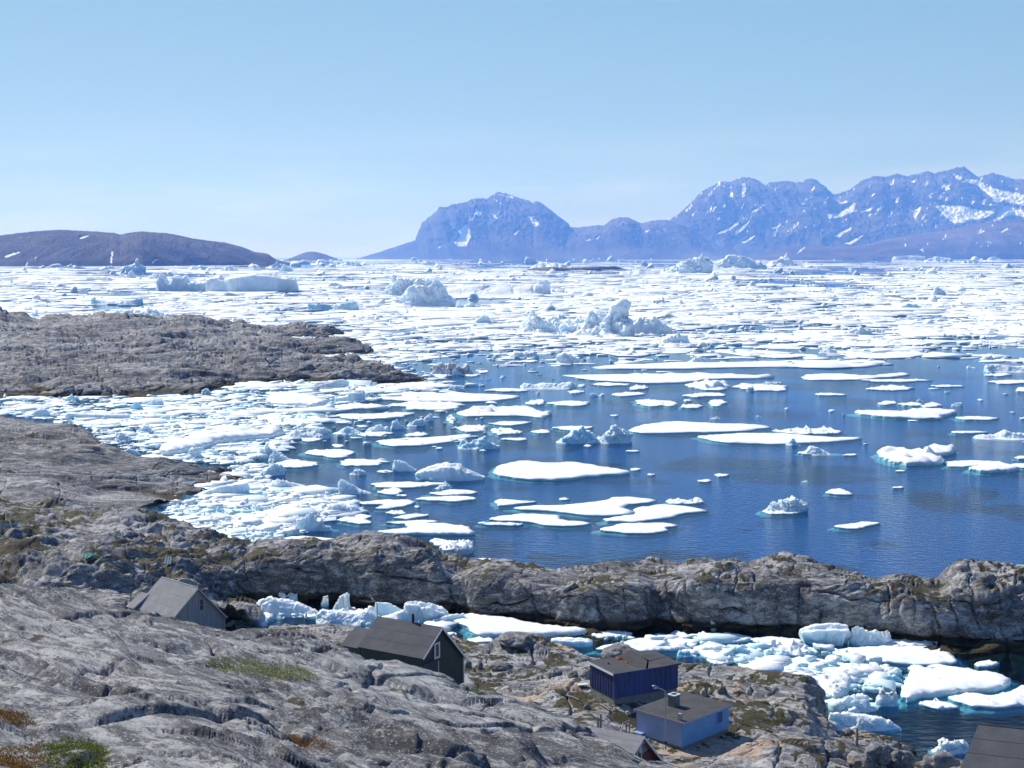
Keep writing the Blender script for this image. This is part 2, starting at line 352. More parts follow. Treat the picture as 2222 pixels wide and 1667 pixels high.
def zl(z, Y): return list(zip(X6, [float(project(np.array([0, y, zz]))[1]) for y, zz in zip(Y, z)], Y))
land('shore', [
    zl([17, 17, 17, 16, 15, 15, 15, 14, 13, 13, 12.5, 12, 12, 12], [70]*14),
    zl([14, 13.5, 13, 12.8, 12.6, 12.0, 10.4, 10.0, 9.9, 9.6, 9.2, 8.4, 8.2, 8.2], [96]*14),
    zl([11.5, 11, 10.6, 10.4, 10.0, 10.0, 9.3, 9.1, 8.7, 8.2, 7.2, 5.4, 5.6, 6], [106]*14),
    zl([10.5, 10, 9.4, 9.0, 8.8, 9.2, 9.4, 8.4, 7.4, 5.4, 4.6, 3.2, 3.6, 4.4], [115]*14),
    list(zip(X6, [float(project(np.array([0, y, zz]))[1]) for y, zz in zip(*(lambda e: (e[0], e[1]))((np.interp(X6, skx, skY)*.45+.55*119, np.interp(X6, skx, skz)*.5+.5*np.array([9, 9, 8.6, 8.2, 8, 7.6, 7.2, 7, 6.4, 4.8, 3.6, 2.6, 3, 4]))))], np.interp(X6, skx, skY)*.45+.55*119)),
    [(p[0], p[1]+3, y) for p, y in zip(sk, skY)],
    [(x, float(project(np.array([0, y+2.2, max(zz*.45, zz-2)]))[1]), y+2.2) for x, y, zz in zip(skx, skY, skz)],
    [(x, float(project(np.array([0, y+9, -2.2]))[1]), y+9) for x, y in zip(skx, skY)]],
    -240, 2480, M_SHORE, rocky(6.2, .95, -.4, 2.4, .46, 2.6, .42, 9, .7, 1., .25, .75), 1.9, 1.3, pads)

# the ridge across the channel
base = [(380, 1300), (550, 1311), (700, 1303), (808, 1320), (989, 1326), (1062, 1340), (1170, 1352), (1279, 1370), (1387, 1372), (1422, 1356), (1494, 1370), (1585, 1372), (1729, 1369), (1830, 1378), (1928, 1387), (2037, 1398), (2145, 1401), (2222, 1403), (2350, 1405), (2520, 1402), (2640, 1396)]
top = [(380, 1222), (452, 1214), (500, 1196), (528, 1184), (575, 1175), (622, 1177), (644, 1171), (690, 1172), (749, 1164), (808, 1161), (863, 1163), (902, 1168), (931, 1179), (950, 1195), (960, 1210), (989, 1213), (1011, 1227), (1062, 1229), (1105, 1228), (1134, 1236),
       (1206, 1238), (1264, 1231), (1333, 1226), (1423, 1223), (1530, 1220), (1603, 1216), (1657, 1206), (1711, 1205), (1755, 1212), (1802, 1227), (1856, 1239), (1892, 1249), (1928, 1242), (1964, 1245), (2001, 1255), (2037, 1260), (2062, 1238), (2084, 1227), (2145, 1225), (2222, 1227), (2350, 1232), (2460, 1258), (2560, 1310), (2640, 1390)]
land('rock_ridge', by(base, top, [(380, 16), (700, 13), (960, 12), (1206, 15), (1711, 20), (1892, 14), (2145, 20), (2350, 20), (2560, 10), (2640, 3)], [(.12, .02), (.56, .045), (.73, .15), (.89, .52), (1., 1.)], (16, -2.5), (1.6, -1.6)),
     380, 2640, M_RIDGE, rocky(8.5, 1.35, .2, 1.4, .62, 3.2, .6, 14, .7, .6, .25, .95), 1.8, 1.2)

# the hummocky land that runs out from the left, behind the slope
land('rocky_shore', [
    [(x, p, 150) for x, p in ((-90, 1320), (300, 1340), (560, 1340))],
    [(-90, 1296, 168), (72, 1290, 168), (231, 1290, 168), (400, 1300, 172), (470, 1306, 178), (560, 1306, 186)],
    [(-90, 1262, 176), (72, 1262, 174), (163, 1232, 176), (231, 1222, 176), (354, 1246, 178), (452, 1240, 184), (560, 1235, 190)],
    [(-90, 1240, 182), (22, 1262, 181), (72, 1244, 181), (163, 1212, 182), (231, 1201, 183), (297, 1205, 184), (354, 1222, 184), (452, 1216, 190), (560, 1196, 196)],
    [(-90, 1205, 198), (150, 1190, 198), (300, 1188, 198), (400, 1200, 198), (500, 1196, 199), (560, 1192, 202)],
    [(-90, 1150, 212), (60, 1140, 213), (180, 1128, 214), (300, 1150, 211), (420, 1165, 208), (500, 1178, 204), (560, 1188, 204)],
    [(-90, 1085, 235), (100, 1090, 236), (177, 1097, 236), (235, 1104, 233), (289, 1107, 231), (340, 1121, 227), (398, 1129, 223), (452, 1147, 216), (499, 1165, 210), (528, 1182, 205), (560, 1192, 206)],
    [(-90, 1082, 240), (100, 1088, 241), (177, 1099, 241), (289, 1112, 236), (398, 1136, 227), (499, 1172, 214), (560, 1200, 209)],
    [(-90, 1120, 250), (177, 1135, 246), (289, 1145, 241), (398, 1165, 232), (499, 1200, 219), (560, 1225, 214)]],
    -240, 560, M_RIDGE, rocky(8., 1.6, .2, 1.5, .42, 2.8, .28, 22, .8, 1., .3, 1.4), 1.8, 1.2)
# middle headland
land('headland', [
    [(-90, 1112, 232), (120, 1112, 234), (200, 1112, 238), (300, 1110, 244), (420, 1072, 268), (540, 1055, 284)],
    [(-90, 1074, 246), (100, 1080, 247), (177, 1090, 252), (217, 1082, 258), (297, 1056, 270), (350, 1042, 278), (430, 1034, 287), (503, 1026, 293), (540, 1040, 296)],
    [(-90, 1030, 264), (0, 1034, 264), (100, 1040, 263), (177, 1048, 266), (217, 1050, 268), (297, 1034, 276), (350, 1030, 281), (430, 1027, 288), (503, 1023, 295), (540, 1040, 297)],
    [(-90, 985, 286), (0, 988, 286), (100, 1000, 282), (170, 1010, 280), (235, 1012, 280), (297, 1006, 286), (409, 1010, 291), (503, 1022, 296), (540, 1040, 299)],
    [(-90, 940, 316), (0, 944, 316), (100, 955, 308), (170, 972, 300), (235, 990, 292), (297, 993, 292), (409, 1004, 294), (503, 1021, 297), (540, 1040, 301)],
    [(-90, 903, 345), (0, 907, 345), (108, 917, 338), (163, 926, 332), (195, 938, 325), (231, 970, 305), (262, 983, 298), (289, 987, 297), (350, 992, 296), (409, 1002, 296), (480, 1013, 297), (503, 1021, 299), (540, 1042, 303)],
    [(-90, 925, 372), (0, 928, 372), (108, 938, 364), (195, 958, 348), (231, 990, 326), (289, 1008, 312), (409, 1020, 308), (503, 1036, 308), (540, 1048, 308)]],
    -240, 540, M_HEAD, rocky(13, 1.5, .1, 2.4, .55, 4.2, .3, 31, .7, 1., .4, 1.2), 1.8, 1.2)
# far headland: three low whalebacks one behind the other, ice in the gaps between their tips
fb = [(-90, 862), (0, 861), (108, 858), (325, 859), (434, 856), (517, 836), (615, 828), (700, 826), (808, 830), (863, 832), (905, 829), (930, 830)]
TB = [(.08, .03), (.30, .14), (.58, .38), (.84, .72), (1., 1.)]
RH = lambda sd: rocky(20, 3.2, .1, 2.6, 2.0, 7., 1.3, sd, .8, 1., .35, 1.2)
land('headland', by(fb, [(-90, 775), (150, 768), (300, 775), (450, 770), (560, 762), (640, 772), (700, 778), (790, 783), (845, 798), (881, 812), (905, 825), (930, 829)], [(-90, 150), (450, 140), (600, 90), (700, 70), (790, 55), (845, 32), (881, 20), (930, 4)], TB, (26, -4), (2., -2.)), -240, 928, M_HEAD, RH(43), 1.8, 1.)
land('headland', by([(-90, 776), (600, 776), (690, 771), (780, 769), (823, 768), (836, 769)], [(-90, 728), (80, 722), (200, 731), (330, 722), (450, 727), (560, 722), (600, 728), (640, 734), (723, 741), (778, 748), (808, 758), (823, 765), (836, 768.5)], [(-90, 80), (560, 75), (640, 60), (723, 40), (778, 26), (823, 10), (836, 3)], TB, (24, -5), (2., -2.)), -240, 834, M_HEAD, RH(53), 1.8, 1.)
land('headland', by([(-90, 740), (560, 740), (640, 733), (700, 732), (745, 728), (754, 728.5)], [(-90, 668), (0, 671), (18, 679), (43, 682), (83, 692), (100, 685), (150, 687), (217, 680), (290, 684), (340, 697), (362, 694), (398, 686), (434, 686), (470, 696), (524, 698), (561, 707), (586, 713), (651, 707), (705, 708), (741, 722), (754, 727)], [(-90, 130), (300, 120), (524, 100), (640, 60), (705, 40), (741, 16), (754, 5)], TB, (30, -6), (2., -2.)), -240, 752, M_HEAD, RH(63), 1.8, 1.)
# ---------------------------------------------------------------- far islands and mountains
def far_mat(name, base, base2, size):
    m, t, b = nodes(name); q = NT(t); v = q.coord((1/size,)*3)
    n = q.noise(v, 1.0, 8, .65); c = q.mix(q.ss(n, .38, .62), base, base2)
    sn = q.n('ShaderNodeAttribute', attribute_name='snow').outputs['Fac']
    k = q.ss(q.math('ADD', sn, q.math('MULTIPLY', q.math('SUBTRACT', q.noise(v, 9, 6, .7), .5), .5)), .45, .58)
    c = q.mix(k, c, (.86, .87, .88)); t.links.new(c, b.inputs['Base Color']); b.inputs['Roughness'].default_value = .9; b.inputs['Specular IOR Level'].default_value = .1
    return m
M_ISL = far_mat('island_rock', (.055, .055, .055), (.115, .105, .095), 260.)
M_MTN = far_mat('mountain_rock', (.065, .062, .062), (.14, .13, .125), 900.)
def inside(px, py, poly):
    r = np.zeros(px.shape, bool); j = len(poly)-1
    for i in range(len(poly)):
        xi, yi = poly[i]; xj, yj = poly[j]
        c = ((yi > py) != (yj > py)) & (px < (xj-xi)*(py-yi)/(yj-yi+1e-12)+xi); r ^= c; j = i
    return r
def far_land(name, shoreY, crestpts, dY, tu, px0, px1, mat, amp, L, snow, snowline, step, seed, speck=.5):
    c = np.array(crestpts, float); xs = c[:, 0]; Y0 = np.interp(xs, *zip(*shoreY)); dd = np.interp(xs, *zip(*dY))
    zc = H+ray(xs, c[:, 1])[1]*(Y0+dd); lines = []
    for t, u in [(-.02, -.03), (0, 0)]+tu: lines.append([(x, float(project(np.array([0, y, z]))[1]), y) for x, y, z in zip(xs, Y0+dd*u, zc*t-3)])
    lines.append([(x, float(project(np.array([0, y, z]))[1]), y) for x, y, z in zip(xs, Y0+dd*1.25, zc*.55)])
    G = loft(lines, px0, px1, step, 1.0); n = grid_normals(G); P = G/L
    Wp = np.stack([pn(P*.6, seed+60), pn(P*.6, seed+61), pn(P*.6, seed+62)], -1)*.5
    def shp(Q): # gullied faces
        return (1-2*np.abs(pn(Q, seed)))*.6+(1-2*np.abs(pn(Q*2.1, seed+1)))*.32+(1-2*np.abs(pn(Q*4.3, seed+2)))*.12+(1-2*np.abs(pn(Q*9, seed+3)))*.04
    d = shp((P+Wp)*np.array([1.5, .8, .55]))
    hgt = np.clip(G[..., 2]/max(zc.max(), 1), 0, 1); cm = G[..., 2].max(0, keepdims=True); ck = 1-.85*sstep(.80, .97, G[..., 2]/np.maximum(cm, 1)); d = d*ck; bx, by_ = project(G)
    fill = np.zeros(bx.shape)
    for poly in snow: fill = np.maximum(fill, inside(bx, by_, poly)*1.)
    d = d*(1-.85*fill); G = G+n*np.array([1, 1, .25])*(d*amp*(.35+.9*hgt))[..., None]; G[..., 2] += amp*.13*(.2+hgt)*((1-2*np.abs(pn(P*11, seed+30)))*(.3+.7*ck)+.8*(1-2*np.abs(pn(P*25, seed+31)))-.2)*sstep(.02, .2, hgt)
    o = fast_mesh(name, G.reshape(-1, 3), grid_faces(*G.shape[:2]), mat); tag(o, kind='structure')
    px, py = project(G); s = np.zeros(px.shape, np.float32)
    wx = px+2.2*pn(G/(L*.12), seed+70); wy = py+1.5*pn(G/(L*.12), seed+71)
    for poly in snow: s = np.maximum(s, inside(wx, wy, poly)*1.)
    gul = pn(np.stack([px/7.+py/9., py/26.-px/60., px*0], -1), seed+80)+.6*pn(np.stack([px/3., py/9., px*0+3], -1), seed+81)
    s = np.maximum(s, sstep(.62, .85, gul*speck*2)*sstep(snowline[0], snowline[1], G[..., 2]))
    at_ = o.data.attributes.new('snow', 'FLOAT', 'POINT'); at_.data.foreach_set('value', s.astype(np.float32).ravel())
    return o
isl = [(-120, 520), (0, 512), (60, 505), (127, 500), (188, 503), (250, 507), (260, 511), (275, 507), (307, 504), (362, 507), (416, 518), (450, 523), (488, 527), (524, 536), (553, 547), (579, 550), (597, 562), (611, 566), (637, 571), (660, 574)]
TU = [(.16, .05), (.42, .2), (.68, .45), (.88, .75), (1., 1.)]
far_land('island', [(-120, 6400), (300, 6500), (600, 7600), (660, 7700)], isl, [(-120, 1100), (500, 900), (660, 150)], TU, -110, 650, M_ISL, 48, 260,
    [[(172, 517), (190, 511), (192, 513), (176, 519)], [(238, 571), (243, 545), (246, 546), (242, 572)], [(328, 570), (341, 562), (342, 564), (331, 571)], [(54, 579), (58, 568), (60, 569), (58, 579)], [(75, 570), (76, 558), (78, 558)], [(8, 558), (28, 549), (45, 546), (44, 548), (20, 558)]], (60, 130), 1.6, 101, .42)
far_land('island', [(620, 15500), (745, 15500)], [(622, 563), (640, 556), (655, 550), (668, 546.5), (682, 546), (700, 550), (715, 555), (735, 562), (745, 563)], [(620, 700), (745, 700)], TU, 624, 742, M_ISL, 20, 300, [], (400, 500), 1.6, 111)
cv = lambda p, x0, y0, k: [(x0+x/k, y0+y/k) for x, y in p]
MA = [(-20, 571), (0, 568), (150, 515), (300, 465), (450, 415), (490, 330), (520, 262), (580, 238), (605, 185), (665, 185), (700, 165), (800, 150), (870, 122), (965, 122), (1010, 95), (1050, 75), (1120, 90), (1200, 120), (1260, 135), (1305, 168), (1330, 145), (1370, 165), (1450, 220),
      (1520, 280), (1555, 325), (1640, 335), (1780, 315), (1835, 315), (1900, 270), (1960, 258), (2020, 262), (2115, 305), (2180, 285), (2300, 275), (2450, 330), (2600, 420), (2800, 520), (2900, 560)]
SA = [[(740, 350), (790, 300), (810, 300), (835, 400), (800, 465), (740, 465), (710, 435), (760, 395)], [(878, 185), (908, 220), (900, 240), (880, 225), (840, 280)], [(985, 208), (1010, 225), (1045, 270), (1005, 245)], [(1155, 370), (1200, 345), (1190, 365), (1160, 390)],
      [(1265, 245), (1300, 240), (1345, 295), (1330, 328), (1290, 280)], [(1040, 74), (1140, 92), (1180, 108), (1100, 96)], [(585, 472), (615, 460), (602, 478)], [(1010, 112), (1060, 135), (1090, 160), (1030, 130)], [(1700, 420), (1740, 410), (1730, 422)], [(1770, 415), (1810, 385), (1790, 412)], [(2130, 362), (2180, 335), (2150, 362)]]
cA = cv(MA, 780, 400, 3.456)
far_land('mountains', [(700, 22500), (1700, 22500)], cA, [(700, 400), (900, 1500), (1090, 3400), (1300, 2200), (1600, 1800)], [(.12, .12), (.3, .30), (.5, .45), (.74, .64), (.9, .84), (1., 1.)], 778, 1600, M_MTN, 300, 1500, [cv(p, 780, 400, 3.456) for p in SA], (250, 800), 1.5, 121, .4)
MR = [(-250, 420), (0, 366), (80, 352), (160, 355), (200, 315), (260, 270), (340, 190), (440, 130), (500, 135), (570, 108), (620, 112), (670, 140), (700, 165), (730, 135), (840, 127), (880, 138), (905, 132), (925, 140), (950, 117), (985, 120), (1040, 155), (1100, 205), (1130, 200), (1200, 180), (1280, 125), (1350, 100), (1400, 112),
      (1475, 90), (1530, 105), (1650, 77), (1690, 90), (1790, 65), (1850, 48), (1900, 80), (1945, 108), (2020, 85), (2100, 105), (2150, 120), (2212, 118), (2350, 100), (2500, 150), (2800, 300)]
SR = [[(1690, 262), (1760, 258), (1850, 262), (1950, 285), (2040, 295), (2000, 330), (1900, 350), (1810, 362), (1760, 330)], [(1870, 100), (1930, 108), (2000, 140), (2080, 170), (2150, 180), (2222, 200), (2400, 240), (2400, 300), (2222, 262), (2150, 250), (2100, 235), (2050, 240), (2000, 190), (1920, 135)],
      [(2030, 345), (2060, 310), (2100, 258), (2222, 290), (2222, 330), (2150, 310), (2100, 322), (2040, 355)], [(1050, 312), (1130, 305), (1230, 240), (1220, 290), (1150, 322), (1080, 338)], [(1105, 212), (1140, 240), (1220, 222), (1200, 238), (1145, 250)],
      [(410, 430), (480, 393), (550, 348), (545, 366), (470, 418)], [(520, 432), (538, 395), (598, 360), (618, 292), (627, 298), (604, 366), (542, 428)], [(560, 478), (640, 433), (645, 438), (580, 482)], [(742, 396), (802, 360), (772, 396), (756, 442), (750, 440), (762, 396)], [(1088, 442), (1200, 388), (1205, 394), (1130, 444)],
      [(1168, 482), (1270, 433), (1275, 438), (1200, 486)], [(1255, 296), (1330, 268), (1312, 292)], [(562, 205), (566, 128), (578, 128), (584, 205)], [(453, 272), (460, 222), (470, 275)], [(485, 205), (505, 165), (514, 212)], [(960, 182), (985, 143), (992, 155)], [(1745, 150), (1775, 138), (1778, 165), (1750, 172)], [(1560, 290), (1612, 263), (1600, 300), (1578, 347)], [(1800, 90), (1840, 80), (1860, 115), (1830, 105)], [(1550, 120), (1585, 108), (1570, 128)]]
cR = cv(MR, 1400, 350, 2.691)
far_land('mountains', [(1200, 24500), (2600, 24500)], cR, [(1200, 1500), (1420, 2500), (1612, 4500), (2100, 5500), (2600, 4500)], [(.12, .12), (.3, .26), (.52, .42), (.76, .62), (.9, .82), (1., 1.)], 1320, 2420, M_MTN, 400, 1500, [cv(p, 1400, 350, 2.691) for p in SR], (200, 700), 1.5, 131, .56)
MF = [(600, 572), (660, 560), (740, 530), (830, 500), (980, 492), (1100, 500), (1250, 500), (1400, 460), (1550, 432), (1750, 410), (1900, 372), (2050, 355), (2222, 345), (2500, 340), (2800, 400)]
far_land('foothills', [(1500, 20500), (2600, 20500)], cv(MF, 1400, 350, 2.691), [(1500, 700), (1800, 1500), (2600, 2200)], TU, 1626, 2420, far_mat('foothill_rock', (.07, .06, .052), (.15, .12, .10), 500.), 75, 600, [cv(p, 1400, 350, 2.691) for p in
    ([(2075, 412), (2110, 392), (2125, 396), (2085, 415)], [(1990, 475), (2010, 466), (2005, 476)], [(1940, 430), (1975, 402), (1980, 410)], [(880, 545), (905, 520), (940, 496), (915, 520)], [(1600, 520), (1620, 508), (1630, 540), (1618, 524)])], (60, 260), 1.5, 141, .45)
# ---------------------------------------------------------------- sea
def sheet(name, z, mat, x=42000, y0=-3000, y1=62000):
    o = fast_mesh(name, [(-x, y0, z), (x, y0, z), (x, y1, z), (-x, y1, z)], [(0, 1, 2, 3)], mat, False); return tag(o, kind='structure')
m, t, b = nodes('sea_water'); q = NT(t)
v = q.coord((1, 1.6, 1), (0, 0, .35)); n1 = q.noise(v, .55, 6, .6); n2 = q.noise(v, .012, 3, .5)
yy = q.n('ShaderNodeSeparateXYZ', i_0=q.n('ShaderNodeNewGeometry').outputs['Position']).outputs[1]
calm = q.math('ADD', q.ss(yy, 700, 330), .02)   # the pack ice damps the waves
wind = q.ss(n2, .38, .62)
bp = q.n('ShaderNodeBump', i_Height=n1, i_Strength=q.math('MULTIPLY', q.math('ADD', q.math('MULTIPLY', wind, .10), .62), calm), i_Distance=.42)
gl = q.n('ShaderNodeBsdfGlossy', i_Color=(.78, .92, 1, 1), i_Roughness=.08, i_Normal=bp.outputs[0])
tr = q.n('ShaderNodeBsdfTransparent', i_Color=(.42, .78, .90, 1))
fr = q.n('ShaderNodeFresnel', i_IOR=1.28, i_Normal=bp.outputs[0])
mx = q.n('ShaderNodeMixShader', i_0=fr.outputs[0], i_1=tr.outputs[0], i_2=gl.outputs[0])
t.links.new(mx.outputs[0], t.nodes['Material Output'].inputs[0]); M_WATER = m
sheet('water', 0, M_WATER)
m, t, b = nodes('deep_water'); q = NT(t)
c = q.mix(q.ss(q.noise(q.coord(), .01, 3, .5), .35, .65), (.005, .125, .385), (.006, .135, .41))
t.links.new(c, b.inputs['Base Color']); b.inputs['Roughness'].default_value = 1; b.inputs['Specular IOR Level'].default_value = 0
sheet('seabed', -9, m)
# ---------------------------------------------------------------- ice
def ice_mat(name, snow=(.90, .90, .895), ice=(.70, .82, .89), blue=(.36, .70, .80), bluef=.35, dirt=0., wet=.5, sss=0, tint=(.74, .83, .875), tintf=.55):
    m, t, b = nodes(name); q = NT(t); v = q.coord()
    geo = q.n('ShaderNodeNewGeometry'); nz = q.n('ShaderNodeSeparateXYZ', i_0=geo.outputs['Normal']).outputs[2]; z = q.n('ShaderNodeSeparateXYZ', i_0=geo.outputs['Position']).outputs[2]
    n1 = q.noise(v, .28, 5, .6); n2 = q.noise(v, 2.2, 5, .65)
    side = q.ss(q.math('ADD', nz, q.math('MULTIPLY', q.math('SUBTRACT', n2, .5), .5)), .72, .38)
    c = q.mix(side, snow, ice)
    c = q.mix(q.math('MULTIPLY', q.math('MULTIPLY', q.ss(n1, .48, .64), q.math('ADD', side, .3, True)), bluef), c, blue)
    c = q.mix(q.math('MULTIPLY', q.math('MULTIPLY', q.ss(q.math('ADD', z, q.math('MULTIPLY', n2, -.5)), .35*wet, -.1), side), .8), c, blue)
    c = q.mix(q.math('MULTIPLY', q.ss(q.noise(v, .13, 4, .6), .55, .7), .12), c, (.70, .66, .60))
    c = q.mix(q.math('MULTIPLY', q.ss(q.noise(v, .09, 4, .6), .50, .62), tintf), c, tint)
    if dirt: c = q.mix(q.math('MULTIPLY', q.ss(q.noise(v, .5, 5, .7), .45, .6), dirt), c, (.30, .31, .32))
    t.links.new(c, b.inputs['Base Color']); b.inputs['Roughness'].default_value = .55; b.inputs['Specular IOR Level'].default_value = .3
    if sss: b.inputs['Subsurface Weight'].default_value = .6; b.inputs['Subsurface Radius'].default_value = (.75, .95, 1.1); b.inputs['Subsurface Scale'].default_value = sss
    bp = q.n('ShaderNodeBump', i_Height=q.math('ADD', n2, q.math('MULTIPLY', q.noise(v, 9, 3, .6), .3)), i_Strength=.5, i_Distance=.16); t.links.new(bp.outputs[0], b.inputs['Normal'])
    return m
M_FLOE = ice_mat('floe_ice', bluef=.0)
M_BERG = ice_mat('berg_ice', bluef=.35, wet=1.2, sss=.8)
M_BLUE = ice_mat('blue_ice', snow=(.80, .87, .90), ice=(.45, .74, .85), blue=(.22, .60, .74), bluef=.75, wet=2, sss=.9)
M_MUSH = ice_mat('undercut_ice', bluef=.1, blue=(.30, .66, .84), wet=5.5, sss=.8)
M_GREY = ice_mat('dirty_ice', ice=(.50, .55, .62), bluef=.1, dirt=.6, sss=.5)
M_FARB = ice_mat('far_berg_ice', ice=(.66, .76, .85), bluef=.25, wet=6, sss=3.5)
M_PACK = ice_mat('pack_ice', bluef=.3, ice=(.76, .84, .90), wet=.6)
M_BRASH = ice_mat('brash_ice', bluef=.55, ice=(.66, .84, .90), wet=1.2, tint=(.60, .84, .88), tintf=.75)
m, t, b = nodes('submerged_ice'); b.inputs['Base Color'].default_value = (.62, .80, .78, 1); b.inputs['Roughness'].default_value = .9; M_SUB = m

CROP = dict(A=(0, 640), B=(700, 700), C=(1422, 700), D=(0, 1100), E=(700, 1100), F=(1422, 1100), T=(0, 460), U=(700, 400), V=(1422, 340))
def fp(c, pts):
    x0, y0 = CROP[c]; return [(x0+x/2.765, y0+y/2.765) for x, y in pts]
def rough_outline(P, rnd, d, amp):
    """subdivide a world outline and roughen it"""
    out = []
    for i in range(len(P)):
        a, b2 = np.array(P[i]), np.array(P[(i+1) % len(P)]); L = np.hypot(*(b2-a)); k = max(1, int(L/d)); nrm = np.array([-(b2-a)[1], (b2-a)[0]])/(L+1e-6)
        for j in range(k): out.append(a+(b2-a)*j/k+nrm*(rnd.normal()*amp if j else 0))
    # corner smoothing
    o = np.array(out); return o*.7+.15*np.roll(o, 1, 0)+.15*np.roll(o, -1, 0)
def floe(name, poly_px, thick, hum, seed, mat, shelf=True):
    rnd = np.random.default_rng(seed); x, y = sea(*zip(*poly_px)); P = np.stack([x, y], 1)
    size = max(np.ptp(P[:, 0]), .6*np.ptp(P[:, 1])); d = float(np.clip(size/34, .25, 6)); O = rough_outline(P, rnd, d*3.2, d*1.05); O = rough_outline(O, rnd, d, d*.30)
    c = O.mean(0); n = len(O); B0 = O.min(0); B1 = O.max(0); sp = max(np.sqrt(np.prod(B1-B0)/(420 if hum else 190)), .3)
    gx, gy = np.meshgrid(np.arange(B0[0], B1[0], sp), np.arange(B0[1], B1[1], sp)); g = np.stack([gx.ravel(), gy.ravel()], 1)+rnd.uniform(-.35, .35, (gx.size, 2))*sp
    seg0 = O; seg1 = np.roll(O, -1, 0)
    def edist(Q):
        dd = np.full(len(Q), 1e9)
        for a, b2 in zip(seg0, seg1):
            ab = b2-a; tt = np.clip(((Q-a)@ab)/(ab@ab+1e-9), 0, 1); dd = np.minimum(dd, np.hypot(*(Q-a-tt[:, None]*ab).T))
        return dd
    g = g[inside(g[:, 0], g[:, 1], [tuple(p) for p in O])]
    if len(g): g = g[edist(g) > sp*.35]
    V2 = [Vector(p) for p in O]+[Vector(p) for p in g]
    r = geometry.delaunay_2d_cdt(V2, [(i, (i+1) % n) for i in range(n)], [], 1, 1e-4)
    vs = np.array([v[:] for v in r[0]]); e = edist(vs); orig = [(o[0] if o else -1) for o in r[3]]
    w = max(.28*thick, .10*sp); zz = thick*(.62+.38*sstep(0, 1, e/(w*2.5)))
    P3 = np.stack([vs[:, 0], vs[:, 1], vs[:, 0]*0+seed], 1)
    zz = zz*(1+.22*pn(P3/max(size*.18, 1.)))+.10*thick*rnd.normal(size=len(vs))
    if hum: zz = zz+hum*np.maximum(0, pn(P3/(size*.13)+3)*.9+.7*pn(P3/(size*.05)+9)-.12)*sstep(0, 2.2*w, e)*2.
    V = [(a, b2, z) for (a, b2), z in zip(vs-c, zz)]; Fc = [tuple(f) for f in r[2]]
    rim = [orig.index(i) if i in orig else None for i in range(n)]; nb = len(V)
    inn = O+(c-O)*np.minimum(.35*thick/(np.hypot(*(c-O).T)+1e-6), .2)[:, None]*rnd.uniform(-.3, 1, n)[:, None]
    V += [(p[0]-c[0], p[1]-c[1], .05) for p in inn]+[(p[0]-c[0], p[1]-c[1], -.28) for p in O]
    for i in range(n):
        j = (i+1) % n
        if rim[i] is None or rim[j] is None: continue
        Fc += [(rim[i], nb+i, nb+j, rim[j]), (nb+i, nb+n+i, nb+n+j, nb+j)]
    o = fast_mesh(name, V, Fc, mat, False); o.location = (c[0], c[1], 0)
    bm = bmesh.new(); bm.from_mesh(o.data); bmesh.ops.recalc_face_normals(bm, faces=bm.faces)
    for f in bm.faces: f.smooth = f.normal.z > .6
    bm.to_mesh(o.data); bm.free()
    if shelf and size > 5:
        k = 1+min(.30, 3.4/size)*rnd.uniform(.5, 1.3, n); k = (k+np.roll(k, 1)+np.roll(k, 2)+np.roll(k, -1))/4
        Q = (O-c)*k[:, None]+np.array([rnd.normal()*.02*size, -min(.02*size, .5)])
        Vs = [(p[0], p[1], -.22) for p in (O-c)*.97]+[(p[0], p[1], -.34-.22*rnd.random()) for p in Q]+[(p[0]*.9, p[1]*.9, -.75) for p in Q]
        Fs = [(i, (i+1) % n, n+(i+1) % n, n+i) for i in range(n)]+[(n+i, n+(i+1) % n, 2*n+(i+1) % n, 2*n+i) for i in range(n)]
        fast_mesh('submerged_ice', Vs, Fs, M_SUB, True, o)
    return o
def ell(x0, y0, x1, y1, rnd, k=22):
    th = np.arange(k)/k*2*math.pi; r = 1+.13*np.sin(2*th+rnd.uniform(0, 6))+.11*np.sin(3*th+rnd.uniform(0, 6))+.08*np.sin(5*th+rnd.uniform(0, 6))+.07*np.sin(8*th+rnd.uniform(0, 6))+rnd.normal(size=k)*.10
    u = np.cos(th)*r; v = np.sin(th)*np.abs(np.sin(th))**.45*r; u = (u-u.min())/np.ptp(u); v = (v-v.min())/np.ptp(v); v = np.clip(v+.25*(rnd.random()-.5)*(u-.5), -.1, 1.1)
    return list(zip(x0+(x1-x0)*u, y0+(y1-y0)*v))
